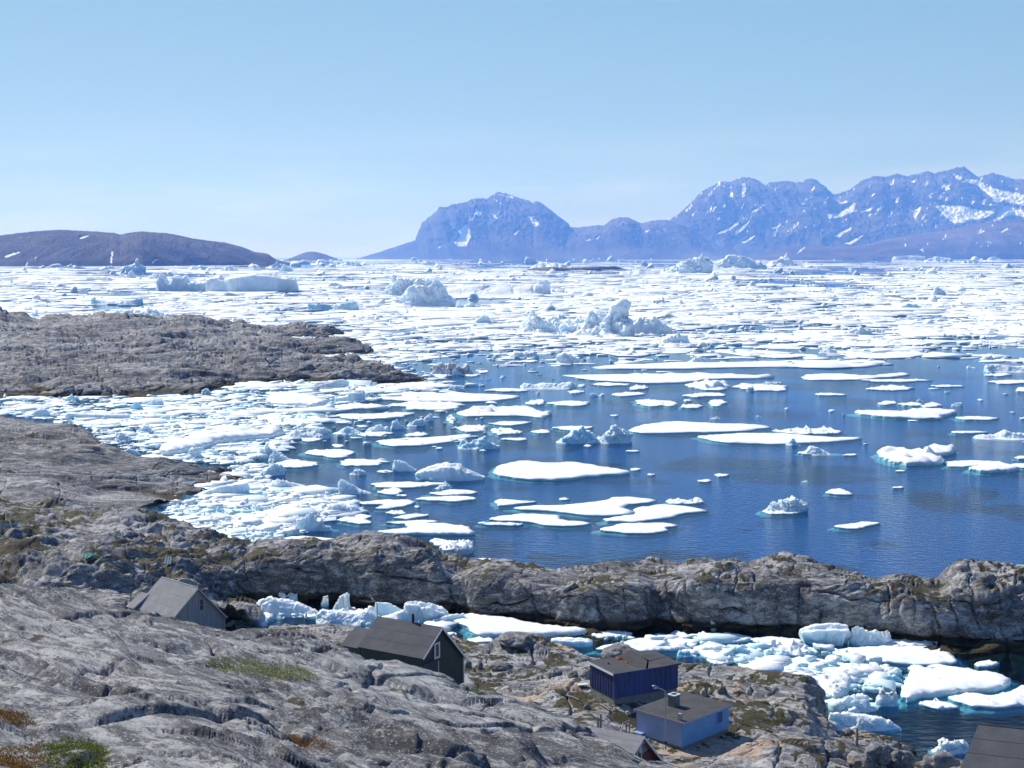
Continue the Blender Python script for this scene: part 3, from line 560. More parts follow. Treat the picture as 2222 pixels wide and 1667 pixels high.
def berg(name, x0, x1, y1, skyl, seed, mat, depth=.55, rough=.22, front=.40, crest=.05, under=0., nx=None, facet=1.0):
    """an iceberg: footprint from its waterline, height from its skyline, a steep face towards us"""
    rnd = np.random.default_rng(seed); ax0, Y0 = sea(x0, y1); ax1, _ = sea(x1, y1); wd = float(ax1-ax0); D = wd*depth
    nx = nx or int(np.clip((x1-x0)/1.1, 22, 260)); ny = int(np.clip(nx*.5, 18, 90))
    u = np.linspace(0, 1, nx)[None, :].repeat(ny, 0); v = np.linspace(-1, 1, ny)[:, None].repeat(nx, 1)
    S3 = np.full(1, seed*1.7)
    nz = lambda P, k: pn(np.stack([P[..., 0], P[..., 1], P[..., 0]*0+seed*.37+k], -1))
    U = np.stack([u, v*depth*.5], -1)
    half = D*.5*np.sqrt(np.clip(1-(2*u-1)**2, .02, 1))**.7*(1+.25*nz(U*3., 1))
    yc = Y0+D*.5*(1+.1*nz(U*2, 5)); yy = yc+v*half
    xs = ax0+wd*u+wd*.05*nz(U*4, 2)*(1-np.abs(2*u-1))
    sx = np.array([p[0] for p in skyl]); sy = np.array([p[1] for p in skyl])
    pxu = x0+(x1-x0)*u; top = H+ray(pxu, np.interp(pxu, sx, sy))[1]*(yc+crest*half)
    top = np.maximum(top, .05)
    vv = v+.22*nz(U*5, 3)
    prof = sstep(-1.0, -1+front*2, vv)*(1-sstep(.15, 1.05, vv))
    step_ = .86+.14*sstep(-.45, -.15, vv)
    Uf = U*np.clip((x1-x0)/70., .7, 3.)
    Uw = U+.06*np.stack([nz(U*4, 9), nz(U*4, 10)], -1)
    hh = top*prof*step_
    edge = (np.abs(v) > .999) | (u < 1e-6) | (u > 1-1e-6)
    zz = np.where(edge, -1.0, hh-.12); hm = float(np.percentile(top, 85))+.3
    G = np.stack([xs, yy, zz], -1); nn = grid_normals(G); Pq = G/hm+seed*.37; Pw = Pq+.35*np.stack([pn(Pq*.9, 1), pn(Pq*.9, 2), pn(Pq*.9, 3)], -1)
    dd = .9*(np.abs(pn(Pw*1.1, 4))-.28)+.55*(np.abs(pn(Pw*2.3, 5))-.28)+.30*(np.abs(pn(Pq*4.9, 6))-.28)+.16*pn(Pq*10, 7)
    G = G+nn*(dd*hm*rough*facet*1.5*np.where(edge, 0, 1)*sstep(0, .25, zz/hm))[..., None]; xs, yy, zz = G[..., 0], G[..., 1], G[..., 2]
    if under:
        k = 1-under*sstep(.55, .2, zz/np.maximum(top, .1)); xc = xs.mean(1, keepdims=True); xs = xc+(xs-xc)*k; ym = yy.mean(); yy = ym+(yy-ym)*(1-.7*under*sstep(.55, .2, zz/np.maximum(top, .1)))
    V = np.stack([xs, yy, zz], -1).reshape(-1, 3); c = np.array([float((ax0+ax1)/2), float(Y0+D/2), 0]); o = fast_mesh(name, V-c, grid_faces(ny, nx), mat, False); o.location = c
    o.data.polygons.foreach_set('use_smooth', rnd.random(len(o.data.polygons)) < 2)
    o.data.set_sharp_from_angle(angle=R(26))
    return o
ICE = []   # (object, kind, label, px, py)
SEED = [100]
def F_(c, pts, label=None, hum=0., th=None, mat=None, kind='floe', shelf=True):
    p = fp(c, pts) if isinstance(c, str) else pts; SEED[0] += 1
    xs = [a for a, _ in p]; ys = [a for _, a in p]; Y = float(sea(np.mean(xs), np.mean(ys))[1])
    hum = hum or float(np.random.default_rng(SEED[0]).uniform(0, .22))*max(1., Y/350); th = th or float(np.clip(2.1*Y/F, .18, .8))*min(1., .35+(max(xs)-min(xs))/70)
    o = floe('ice_floe', p, th, hum, SEED[0], mat or M_FLOE, shelf and np.mean(ys) > 860); ICE.append((o, 'hummocky floe' if hum > .3*max(1., Y/350) else 'floe', label, np.mean(xs), np.mean(ys), (max(xs)-min(xs))*Y/F)); return o
def E_(c, *boxes, hum=0.):
    for b in boxes:
        x0, y0, x1, y1 = b[:4]; (x0, y0), (x1, y1) = fp(c, [(x0, y0), (x1, y1)]); Y = float(sea((x0+x1)/2, y1)[1])
        F_(None, ell(x0, y0, x1, y1, np.random.default_rng(SEED[0]+900)), b[4] if len(b) > 4 else None, hum*(y1-y0)*Y/F*.22 if hum else 0.)
def B_(c, x0, y0, x1, y1, label=None, sky=None, mat=None, depth=.55, kind='chunk', **kw):
    """iceberg from its box; sky: skyline in crop pixels"""
    SEED[0] += 1; rnd = np.random.default_rng(SEED[0]+500); (X0, Y0), (X1, Y1) = fp(c, [(x0, y0), (x1, y1)])
    if not sky and X1-X0 < 30: Y0 = Y1-(Y1-Y0)*.62; kw.setdefault('front', .7)
    if sky: s = fp(c, sky)
    else:
        k = 9; us = np.linspace(0, 1, k); pk = rnd.uniform(.2, .8); hs = np.clip(1-np.abs(us-pk)/rnd.uniform(.5, .9), .12, 1)*rnd.uniform(.65, 1., k); hs /= hs.max(); hs[0] = hs[-1] = .12
        s = [(X0+(X1-X0)*a, Y1-(Y1-Y0)*h) for a, h in zip(us, hs)]
    o = berg('iceberg' if kind == 'berg' else 'ice_chunk', X0, X1, Y1, s, SEED[0], mat or M_BERG, depth, **kw); ICE.append((o, kind, label, (X0+X1)/2, (Y0+Y1)/2, (X1-X0)*float(sea(X0, Y1)[1])/F)); return o

# --- channel behind the houses
F_('F', [(265, 757), (420, 757), (520, 775), (600, 795), (560, 810), (420, 822), (330, 815), (290, 785)], 'flat floe in dark water under the ridge, left of the white mushroom iceberg')
F_('F', [(540, 800), (640, 788), (760, 787), (880, 800), (905, 810), (860, 825), (720, 825), (610, 822)], 'long thin floe against the ridge, touching the left side of the mushroom iceberg')
F_('F', [(600, 835), (640, 824), (850, 828), (960, 850), (990, 880), (900, 900), (750, 895), (650, 880)], 'thick rubbly floe in front of the mushroom-shaped iceberg', hum=.5)
F_('F', [(-380, 860), (-245, 825), (-96, 790), (0, 788), (120, 792), (230, 800), (270, 806), (235, 850), (120, 865), (0, 868), (-196, 862), (-300, 870)], 'broad channel floe directly behind the collapsed roof of the blue shack')
F_('F', [(485, 905), (590, 893), (700, 915), (748, 920), (700, 965), (600, 985), (520, 970)], 'floe beyond the slab rocks, second to the right of the blue shack')
F_('F', [(680, 980), (750, 925), (850, 905), (980, 915), (1100, 935), (1070, 960), (960, 985), (850, 1005), (760, 1000)], 'large floe just off the long cracked slab of shore rock')
F_('F', [(895, 1025), (950, 995), (1060, 975), (1095, 985), (1060, 1020), (990, 1040)], 'small floe beside the rounded end of the cracked shore slab')
F_('F', [(300, 925), (370, 913), (455, 930), (440, 948), (340, 950)], 'pale thin floe near the shore rock right of the blue shack')
F_('F', [(1035, 880), (1120, 855), (1300, 845), (1500, 840), (1660, 838), (1720, 855), (1790, 885), (1835, 935), (1780, 950), (1600, 950), (1400, 940), (1200, 910), (1070, 895)], 'great flat floe in the channel below the tan ridge rock')
F_('F', [(1908, 955), (1920, 937), (2000, 928), (2085, 938), (2050, 955), (1980, 966), (1930, 967)], 'lone small floe in green shallows under the right end of the ridge')
F_('F', [(1145, 965), (1220, 942), (1330, 945), (1380, 985), (1310, 998), (1200, 985)], 'floe tucked under the front edge of the great channel floe', hum=.4)
F_('F', [(1500, 970), (1540, 948), (1620, 965), (1600, 990), (1520, 990)]); F_('F', [(1620, 962), (1700, 950), (1780, 958), (1740, 975), (1650, 977)])
F_('F', [(1535, 990), (1700, 982), (1900, 990), (2080, 1020), (2140, 1075), (2080, 1105), (1900, 1115), (1720, 1140), (1560, 1150), (1510, 1185), (1460, 1160), (1470, 1100), (1500, 1050)], 'largest flat floe in the near channel, wide and blunt, nearest the dark corner roof', th=.6)
F_('F', [(960, 1060), (1060, 1030), (1160, 1010), (1170, 1050), (1170, 1110), (1120, 1150), (1050, 1180), (1000, 1130)], 'thick white floe against the dark cliff of the shore slab', th=.9)
B_('F', 1060, 1120, 1335, 1235, 'tilted white ice slab with a blue face behind the long rounded berg', [(1060, 1190), (1075, 1165), (1160, 1130), (1280, 1118), (1335, 1135), (1300, 1190)], kind='berg', front=.2)
B_('F', 1050, 1215, 1500, 1350, 'long rounded grounded berg beside the near shore rocks', [(1050, 1270), (1065, 1228), (1150, 1230), (1300, 1240), (1430, 1270), (1490, 1315), (1500, 1345)], kind='berg', rough=.1, front=.42, depth=.38)
F_('F', [(1560, 1190), (1620, 1165), (1750, 1175), (1850, 1215), (1700, 1222)], 'narrow wedge floe in front of the largest near channel floe')
F_('F', [(1730, 1145), (1850, 1120), (2000, 1140), (2100, 1120), (2212, 1075), (2330, 1060), (2340, 1190), (2050, 1215), (1900, 1210), (1790, 1170)], 'big turquoise-rimmed floe running out of frame above the dark corner roof', hum=.35)
B_('F', 1655, 1385, 1900, 1490, 'bright jagged ice lump touching the edge of the dark corner roof', [(1655, 1475), (1720, 1430), (1735, 1388), (1790, 1405), (1815, 1385), (1870, 1395), (1900, 1440)], kind='berg', rough=.35)
B_('F', 1090, 1308, 1290, 1358, 'small rubbly ice lump beside the wooden post on the shore', mat=M_BERG)
B_('F', 1330, 1060, 1470, 1200, 'jagged upright ice rubble between the tilted slab and largest channel floe', [(1330, 1150), (1345, 1090), (1375, 1065), (1400, 1110), (1430, 1080), (1455, 1110), (1470, 1180)], rough=.4)
B_('F', 330, 682, 448, 748, 'white ice lump stranded on the kelp at the ridge foot', [(330, 690), (345, 682), (400, 700), (448, 728)], rough=.3)
B_('F', 30, 682, 130, 712, 'low white ice lump stranded on the kelp below the ridge'); B_('F', 140, 675, 172, 697)
B_('F', 880, 690, 1192, 842, 'white mushroom-shaped iceberg with a sky-blue base under the ridge', [(880, 735), (900, 722), (980, 700), (1080, 696), (1172, 702), (1192, 740)], M_MUSH, kind='berg', depth=.6, under=.30, rough=.06, front=.10)
B_('F', 1175, 698, 1420, 838, 'white iceberg with two horns right of the mushroom iceberg', [(1175, 745), (1190, 715), (1225, 700), (1265, 728), (1330, 735), (1418, 732), (1420, 760)], kind='berg', rough=.25)
F_('F', [(1380, 800), (1500, 798), (1560, 812), (1690, 810), (1705, 825), (1650, 832), (1500, 845), (1360, 842)], 'low floe trailing right from the two-horned iceberg')
F_('F', [(90, 760), (130, 742), (200, 768), (215, 790), (150, 802), (100, 790)], 'small floe lying off the kelp-covered ridge foot'); 
B_('F', 265, 828, 440, 885, 'tipped slab of ice right of the channel floe behind the shack', [(265, 855), (300, 835), (380, 828), (440, 832)], depth=.4)
B_('F', 400, 818, 600, 905, 'tilted turquoise slabs in the channel right of the blue shack', [(400, 885), (450, 845), (530, 820), (560, 850), (600, 880)], M_BLUE)
B_('F', 130, 850, 290, 905, 'rounded pale turquoise chunk just right of the blue shack roof', mat=M_BLUE)
B_('F', 1380, 1000, 1510, 1050, mat=M_BLUE); B_('F', 1180, 1040, 1330, 1100); B_('F', 1340, 960, 1500, 1020)
B_('F', 890, 840, 990, 890); B_('F', 640, 850, 700, 890)
F_('E', [(710, 672), (850, 655), (1000, 655), (1150, 685), (1300, 715), (1500, 735), (1605, 755), (1590, 775), (1400, 780), (1250, 785), (1130, 790), (950, 790), (880, 745), (790, 700)], 'largest white floe in the channel, right of the dark green house roof', th=.55)
F_('E', [(1605, 765), (1700, 745), (1870, 760), (1800, 785), (1660, 797)], 'small wide floe off the right tip of the largest channel floe')
B_('E', 1370, 772, 1628, 845, 'flat-topped slab berg in front of the largest channel floe', [(1370, 785), (1400, 778), (1600, 783), (1628, 800)], kind='berg', rough=.08, front=.15)
F_('E', [(850, 800), (900, 790), (1040, 800), (1020, 818), (900, 822)], 'thin white floe between the green house and the largest channel floe')
F_('E', [(1270, 805), (1330, 798), (1405, 825), (1390, 838), (1320, 830)], 'narrow floe beside the mossy rock knoll on the shore')
B_('E', 300, 560, 475, 660, 'rounded wedge iceberg with a blue hollow behind the green house', [(300, 610), (312, 565), (390, 572), (440, 592), (475, 610)], kind='berg', rough=.08, mat=M_BERG)
B_('E', 330, 600, 560, 700, 'smooth sloping ice ramp behind the green house roof', [(330, 665), (400, 640), (480, 612), (540, 640), (560, 680)], kind='berg', rough=.08)
B_('E', 478, 553, 755, 695, 'large white iceberg with an overhanging rim behind the green house chimney', [(478, 580), (500, 558), (560, 556), (640, 572), (720, 600), (755, 622)], kind='berg', rough=.15, under=.12, front=.15)
B_('E', 535, 640, 850, 700, 'thin slanting ice slab in front of the overhanging iceberg', [(535, 695), (620, 675), (720, 652), (790, 638), (850, 634)], depth=.2, rough=.1)
B_('E', 225, 688, 310, 722); B_('E', 1125, 604, 1160, 634, 'single white ice block stranded on brown kelp below the ridge', rough=.1)
B_('D', 1508, 525, 1895, 665, 'big domed white iceberg right of the grey house', [(1508, 620), (1535, 560), (1590, 530), (1660, 540), (1760, 570), (1850, 600), (1895, 620)], kind='berg', rough=.12)
B_('D', 1665, 506, 1785, 575, 'heart-shaped ice pinnacle on top of the domed iceberg', [(1665, 520), (1690, 512), (1715, 530), (1735, 508), (1785, 515)], depth=.35, rough=.2, front=.15)
F_('D', [(1355, 700), (1370, 670), (1500, 655), (1645, 660), (1640, 690), (1570, 735), (1500, 700), (1400, 690)], 'flat floe touching the grey house gable', th=.6)
B_('D', 1880, 600, 2285, 715, 'long low rounded iceberg with a turquoise foot left of the green house', [(1880, 640), (1920, 610), (2030, 620), (2120, 625), (2195, 610), (2250, 640), (2285, 670)], kind='berg', rough=.12, mat=M_BERG)
B_('D', 1922, 522, 1972, 600, 'slim upright ice wing, left one of the pair', [(1922, 570), (1935, 530), (1972, 522)], depth=.4, rough=.15, front=.15)
B_('D', 1990, 518, 2100, 625, 'leaning ice wing, the right and taller one of the pair', [(1990, 600), (2030, 550), (2050, 520), (2095, 520), (2100, 570)], depth=.4, rough=.25, front=.15)
B_('D', 1255, 540, 1305, 556, 'tiny ice lump on dark kelp right of the grey house')

# --- open water, middle distance
F_('B', [(1010, 905), (1060, 860), (1180, 835), (1300, 848), (1500, 842), (1640, 865), (1850, 900), (1860, 910), (1700, 915), (1560, 935), (1500, 945), (1400, 955), (1250, 950), (1150, 940), (1050, 925)], 'biggest lone oval floe in open blue water, right of the wedge iceberg', th=.5)
B_('B', 552, 838, 975, 952, 'wedge-shaped iceberg with a smooth grey-blue face in the middle of the bay', [(552, 900), (600, 875), (680, 850), (740, 838), (830, 850), (860, 880), (975, 920)], kind='berg', rough=.1, front=.2, crest=-.1)
B_('B', 415, 818, 565, 895, 'tipped white ice slab just left of the wedge-shaped iceberg', [(415, 850), (430, 822), (470, 822), (510, 850), (565, 880)], rough=.15)
F_('B', [(1110, 1115), (1280, 1095), (1500, 1095), (1700, 1075), (1720, 1050), (1850, 1045), (2030, 1070), (1990, 1080), (1820, 1090), (1790, 1120), (1890, 1140), (1860, 1155), (1600, 1165), (1480, 1145), (1300, 1130), (1180, 1128)], 'large ragged floe with a hooked notch, foremost group in open water')
F_('B', [(1870, 1115), (2000, 1095), (2150, 1100), (2250, 1115), (2340, 1135), (2200, 1142), (2120, 1155), (2135, 1170), (2080, 1178), (1990, 1185), (1850, 1205), (1700, 1200), (1655, 1185), (1750, 1172), (1880, 1160)], 'broad lobed floe joined to the right of the hooked-notch floe')
F_('B', [(2060, 1080), (2130, 1058), (2200, 1072), (2262, 1052), (2275, 1075), (2300, 1080), (2220, 1092), (2100, 1094)], 'small floe with an upright splinter behind the broad lobed floe', hum=.35)
F_('B', [(970, 1185), (1060, 1165), (1200, 1148), (1400, 1155), (1440, 1165), (1400, 1185), (1640, 1208), (1560, 1220), (1320, 1220), (1260, 1200), (1080, 1195)], 'pointed floe in front of the hooked-notch floe')
F_('B', [(915, 1208), (1060, 1204), (1215, 1212), (1180, 1222), (1000, 1220)], 'very thin sliver floe at the near edge of the hooked-notch group')
F_('B', [(1660, 1250), (1750, 1215), (1900, 1205), (2050, 1203), (2140, 1218), (2060, 1228), (2090, 1255), (1980, 1270), (1800, 1265)], 'nearest floe of the hooked-notch group, closest to the ridge')
F_('B', [(1035, 1080), (1060, 1062), (1150, 1068), (1295, 1078), (1190, 1090), (1050, 1105)], 'small floe behind the left tip of the hooked-notch floe')
E_('B', (1415, 1056, 1490, 1068))
F_('B', [(300, 718), (450, 700), (680, 690), (900, 672), (905, 690), (800, 715), (650, 735), (440, 748), (340, 735)], 'leaf-shaped white floe behind the wedge-shaped iceberg')
B_('B', 805, 682, 1068, 762, 'low fluted turquoise iceberg beside the leaf-shaped floe', [(805, 735), (850, 708), (900, 720), (965, 683), (1000, 712), (1068, 735)], M_BLUE, kind='berg', rough=.3)
E_('B', (1060, 695, 1235, 712), (940, 764, 985, 773), (1565, 733, 1615, 748), (1815, 768, 1905, 778))
B_('B', 1400, 618, 1650, 728, 'bright turquoise iceberg with a translucent peak in open water', [(1400, 712), (1470, 670), (1520, 640), (1560, 620), (1600, 650), (1650, 680)], M_BLUE, kind='berg', rough=.2)
B_('B', 1610, 612, 1865, 726, 'creased white iceberg joined right of the turquoise one', [(1610, 690), (1660, 680), (1720, 660), (1745, 618), (1790, 625), (1840, 650), (1865, 690)], kind='berg', rough=.35)
F_('B', [(1840, 655), (1900, 625), (2050, 597), (2300, 605), (2500, 610), (2700, 625), (2720, 634), (2600, 640), (2560, 655), (2300, 665), (2100, 667), (1900, 668)], 'very long white floe right of the turquoise iceberg')
F_('C', [(220, 685), (350, 675), (510, 665), (600, 668), (750, 662), (900, 680), (1040, 690), (1275, 690), (1200, 705), (1040, 720), (880, 725), (750, 735), (550, 728), (440, 728), (320, 710)], 'long ragged floe in front of the very long white floe')
F_('C', [(690, 655), (800, 640), (990, 640), (1130, 655), (1090, 670), (850, 672)], 'hummocky floe at the right tail of the very long white floe', hum=.9)
B_('C', 985, 622, 1050, 658); B_('C', 785, 690, 880, 738, 'small round turquoise ice lump on the long ragged floe', mat=M_BLUE)
B_('C', 910, 742, 1138, 798, 'low white ice mound on a turquoise shelf right of the ragged floe', kind='berg'); E_('C', (850, 772, 1000, 795), (1120, 790, 1220, 802))
F_('C', [(1335, 800), (1385, 768), (1500, 770), (1600, 795), (1640, 755), (1700, 750), (1820, 770), (1790, 795), (1620, 815), (1740, 835), (1720, 855), (1500, 865), (1400, 845)], 'thick lumpy floe with a notched back near the frame edge', hum=.9, th=1.)
F_('C', [(1745, 838), (1900, 830), (2000, 836), (1950, 856), (1850, 870), (1750, 866)], 'flat floe just right of the thick lumpy floe')
F_('C', [(1880, 890), (1970, 850), (2060, 848), (2190, 885), (2100, 900), (1950, 904)], 'humped floe on a bright turquoise shelf near the frame edge', th=.8)
F_('C', [(2105, 858), (2200, 848), (2300, 850), (2300, 880), (2200, 876)], 'cut-off floe at the frame edge beside the humped turquoise-shelf floe')
F_('C', [(1180, 540), (1450, 545), (1560, 525), (1700, 525), (1815, 540), (1760, 560), (1730, 580), (1600, 585), (1400, 575), (1250, 560)], 'large flat floe with a long pointed left tail', th=.8)
F_('C', [(1790, 572), (1900, 566), (2075, 576), (1990, 588), (1850, 586)], 'low floe off the right end of the long-tailed floe')
E_('C', (1330, 472, 1452, 498), (1445, 482, 1605, 503), (1590, 484, 1726, 513), (945, 427, 1150, 442, 'thin lone lens-shaped floe in calm water'), (1645, 378, 1860, 391), (1985, 348, 2300, 372), (2160, 392, 2300, 418), (150, 497, 280, 517), (0, 474, 140, 506), (775, 512, 803, 523), (1035, 525, 1078, 537), (1930, 460, 1970, 470), (165, 465, 225, 476), (2145, 804, 2280, 822), (2180, 570, 2260, 580), (2200, 710, 2290, 725))
F_('C', [(860, 330), (960, 312), (1100, 310), (1280, 325), (1500, 303), (1515, 318), (1400, 332), (1200, 347), (950, 350)], 'smooth flat floe in calm water beyond the long-tailed floe')
E_('C', (1215, 344, 1682, 361), (1258, 384, 1575, 413), hum=1.)
F_('C', [(-450, 272), (-250, 255), (0, 248), (400, 240), (750, 230), (1200, 225), (1400, 230), (1350, 260), (1250, 275), (800, 272), (400, 276), (0, 281), (-300, 286)], 'longest unbroken band-like floe across the calm water')
E_('C', (515, 180, 845, 196), (600, 192, 1005, 217))
E_('C', (1080, 175, 1735, 222, 'long hummocky floe beyond the longest band-like floe'), (340, 66, 1425, 120, 'very long hummocky floe at the edge of the pack'), (1865, 108, 2240, 136), (1330, 30, 2060, 86), (2050, 20, 2300, 86), (180, 352, 455, 411, 'blocky snow-covered floe with a turquoise waterline'), (445, 372, 810, 417), (1970, 308, 2145, 326), hum=1.)
F_('C', [(940, 132), (1100, 122), (1400, 122), (1660, 130), (1500, 147), (1100, 147)], 'flat floe right behind the long hummocky floe')
F_('C', [(-620, 318), (-300, 315), (0, 310), (120, 308), (400, 312), (740, 322), (600, 340), (450, 337), (300, 345), (200, 365), (0, 371), (-250, 357), (-450, 335)], 'second longest floe, in front of the longest band-like floe', hum=.6)
B_('C', 650, 352, 768, 384, 'small grey flat-topped ice block on a jagged floe', [(650, 362), (665, 354), (760, 354), (768, 370)], M_GREY); B_('C', 545, 362, 600, 412, mat=M_BLUE)
B_('C', 1998, 248, 2290, 300, 'long white block-shaped iceberg cut by the frame edge', [(1998, 270), (2010, 250), (2120, 252), (2200, 262), (2290, 258)], kind='berg', rough=.12)
E_('C', (1768, 655, 2010, 668)); B_('C', 1938, 642, 2290, 706, 'low white iceberg with a curled crest at the frame edge', [(1938, 685), (1990, 668), (2080, 675), (2135, 643), (2160, 655), (2290, 668)], kind='berg')
F_('C', [(1062, 1228), (1160, 1210), (1230, 1200), (1362, 1204), (1290, 1225), (1215, 1240), (1140, 1238)], 'lone lens-shaped floe nearest to the ridge in open water')
F_('C', [(1030, 1028), (1045, 1002), (1120, 1005), (1192, 1032), (1170, 1037), (1080, 1035)], 'lone small floe with a square left end in open water')
B_('C', 675, 1048, 930, 1142, 'lumpy white iceberg on a pale turquoise shelf, alone in open water', [(675, 1115), (700, 1085), (760, 1062), (810, 1050), (880, 1065), (905, 1060), (930, 1085)], kind='berg', rough=.4)
F_('C', [(632, 1135), (690, 1120), (800, 1122), (905, 1130), (860, 1146), (760, 1152), (670, 1148)], 'thin ice foot under the lumpy lone iceberg', th=.12)
E_('C', (243, 942, 341, 960), (348, 909, 452, 929), (1418, 986, 1495, 997), (1438, 886, 1505, 896), (150, 425, 436, 452), (310, 466, 442, 507))
for q_ in ((870, 938, 926, 956), (1462, 974, 1490, 994), (1615, 730, 1702, 748), (325, 552, 396, 578), (603, 550, 636, 563), (1568, 444, 1616, 472), (1778, 454, 1852, 502), (1350, 74, 1422, 106), (985, 148, 1102, 184), (453, 150, 503, 184), (568, 219, 622, 243), (1545, 158, 1660, 183), (160, 203, 322, 247), (1925, 195, 2040, 222), (2060, 192, 2132, 222), (1870, 245, 1940, 272), (0, 60, 220, 130), (1890, 104, 2210, 134), (255, 350, 440, 400)): B_('C', *q_)
B_('C', 1130, 20, 1325, 78, 'white double-humped ice mound beyond the very long hummocky floe', [(1130, 68), (1180, 45), (1245, 22), (1290, 50), (1325, 65)], kind='berg')
# --- left of the open water
F_('B', [(280, 465), (480, 415), (700, 430), (1100, 435), (1205, 450), (1000, 476), (800, 480), (500, 476)], 'broad streaky floe off the tip of the far rocky headland', hum=.5)
F_('B', [(800, 545), (870, 520), (1100, 508), (1250, 503), (1300, 530), (1388, 550), (1340, 578), (1200, 562), (1050, 563), (850, 568)], 'large hummocky oval floe, left of centre in the bay', hum=.8)
F_('B', [(95, 565), (250, 550), (450, 543), (570, 545), (480, 570), (250, 586), (150, 582)], 'flat floe left of the large hummocky oval floe')
E_('B', (55, 498, 425, 522), (380, 478, 885, 528), (740, 556, 805, 612), (755, 618, 995, 660), hum=1.)
E_('B', (480, 660, 650, 686), (1240, 645, 1368, 669), (1370, 624, 1640, 650), (990, 596, 1268, 621), (1345, 473, 1618, 506), (1465, 411, 1578, 429), (1725, 421, 1940, 446), (960, 397, 1242, 419), (660, 306, 782, 336), (850, 313, 948, 327), (1235, 230, 1285, 240), (1090, 245, 1130, 252), (190, 658, 442, 688), (75, 592, 175, 606), (400, 300, 520, 320), (1725, 556, 1780, 565), (1600, 360, 1850, 385), (1530, 375, 1580, 388), (320, 350, 740, 405), (1180, 228, 1300, 242), (930, 290, 1000, 305))
E_('B', (1010, 638, 1205, 678), (1210, 468, 1332, 498), (1840, 378, 1962, 407), (1865, 468, 2142, 507), (2145, 495, 2290, 518), hum=1.)
for q_ in ((400, 578, 520, 640), (500, 575, 625, 622), (570, 545, 672, 592), (45, 618, 245, 672), (248, 608, 405, 662), (1603, 402, 1655, 442), (1650, 410, 1702, 440), (1278, 396, 1312, 424), (860, 355, 880, 370), (740, 375, 865, 412), (1770, 205, 1850, 240), (1750, 235, 1920, 248), (140, 395, 240, 470), (905, 255, 965, 290)): B_('B', *q_)
B_('B', 1183, 352, 1530, 402, 'long turquoise ice raft off the far headland', [(1183, 380), (1210, 362), (1280, 372), (1330, 362), (1420, 365), (1495, 352), (1530, 380)], M_BLUE, kind='berg', rough=.15)
B_('B', 635, 235, 895, 318, 'dirty grey stranded iceberg off the headland tip', [(635, 275), (660, 258), (720, 240), (800, 250), (860, 258), (895, 290)], M_GREY, kind='berg', rough=.3)
B_('B', 768, 268, 825, 318, 'small white ice fin against the dirty grey iceberg', [(768, 310), (790, 270), (825, 305)])
B_('B', 1402, 172, 1578, 248, 'dark rounded iceberg with a reflection in calm water', [(1402, 225), (1410, 195), (1450, 175), (1500, 195), (1540, 212), (1578, 235)], kind='berg', rough=.2)
B_('B', 1112, 168, 1300, 214, 'low grey loaf-shaped iceberg left of the dark rounded one', [(1112, 200), (1150, 178), (1270, 170), (1300, 195)], kind='berg', rough=.25)
E_('B', (70, 736, 128, 753), (-60, 764, 205, 816), (95, 822, 418, 850), (95, 848, 245, 863), (320, 888, 432, 906), (540, 1044, 928, 1080), (630, 1004, 934, 1042), (435, 1034, 512, 1046), (550, 1100, 594, 1113), (365, 1132, 512, 1156), (1943, 910, 2002, 920), (1845, 875, 1917, 892))
E_('B', (265, 958, 770, 996), (320, 995, 492, 1036), hum=.6)
B_('B', 315, 798, 382, 824); B_('B', 355, 872, 410, 905); B_('B', 660, 950, 780, 1000, 'small spiky ice lump on a thin floe in front of the wedge iceberg', rough=.4)
F_('B', [(410, 1175), (480, 1160), (560, 1150), (635, 1155), (600, 1170), (500, 1185)]); F_('B', [(365, 1205), (460, 1195), (600, 1186), (705, 1196), (600, 1208), (450, 1213)])
F_('B', [(200, 1085), (330, 1068), (480, 1065), (565, 1080), (500, 1100), (400, 1122), (300, 1118), (380, 1098), (260, 1095)], 'C-shaped floe with a turquoise notch left of the hooked-notch floe')
F_('B', [(80, 1190), (150, 1160), (240, 1153), (305, 1168), (255, 1185), (300, 1208), (215, 1213)], 'butterfly-shaped floe right of the pyramid iceberg')
F_('B', [(300, 1270), (420, 1258), (520, 1242), (480, 1220), (600, 1212), (730, 1215), (860, 1230), (930, 1268), (900, 1278), (500, 1280)], 'large notched floe on a turquoise shelf just beyond the knobbly rock', th=.5)
F_('B', [(640, 1310), (700, 1302), (805, 1325), (790, 1340), (690, 1345)], 'small floe right behind the knobbly rock top'); F_('B', [(700, 1375), (760, 1355), (905, 1340), (910, 1380), (800, 1400), (720, 1395)], 'thick square-ended floe beside the knobbly rock', th=1.3)
F_('B', [(860, 1440), (940, 1418), (1030, 1420), (1000, 1445), (940, 1455)], 'floe half hidden by the low saddle of the ridge')
B_('B', 90, 930, 290, 1032, 'white fin-shaped iceberg rising left of the wedge iceberg', [(90, 960), (100, 932), (130, 945), (200, 980), (290, 1020)], kind='berg', rough=.15)
B_('B', -20, 1080, 235, 1152, 'broad snow-covered hump of ice left of the C-shaped floe', kind='berg', rough=.2)
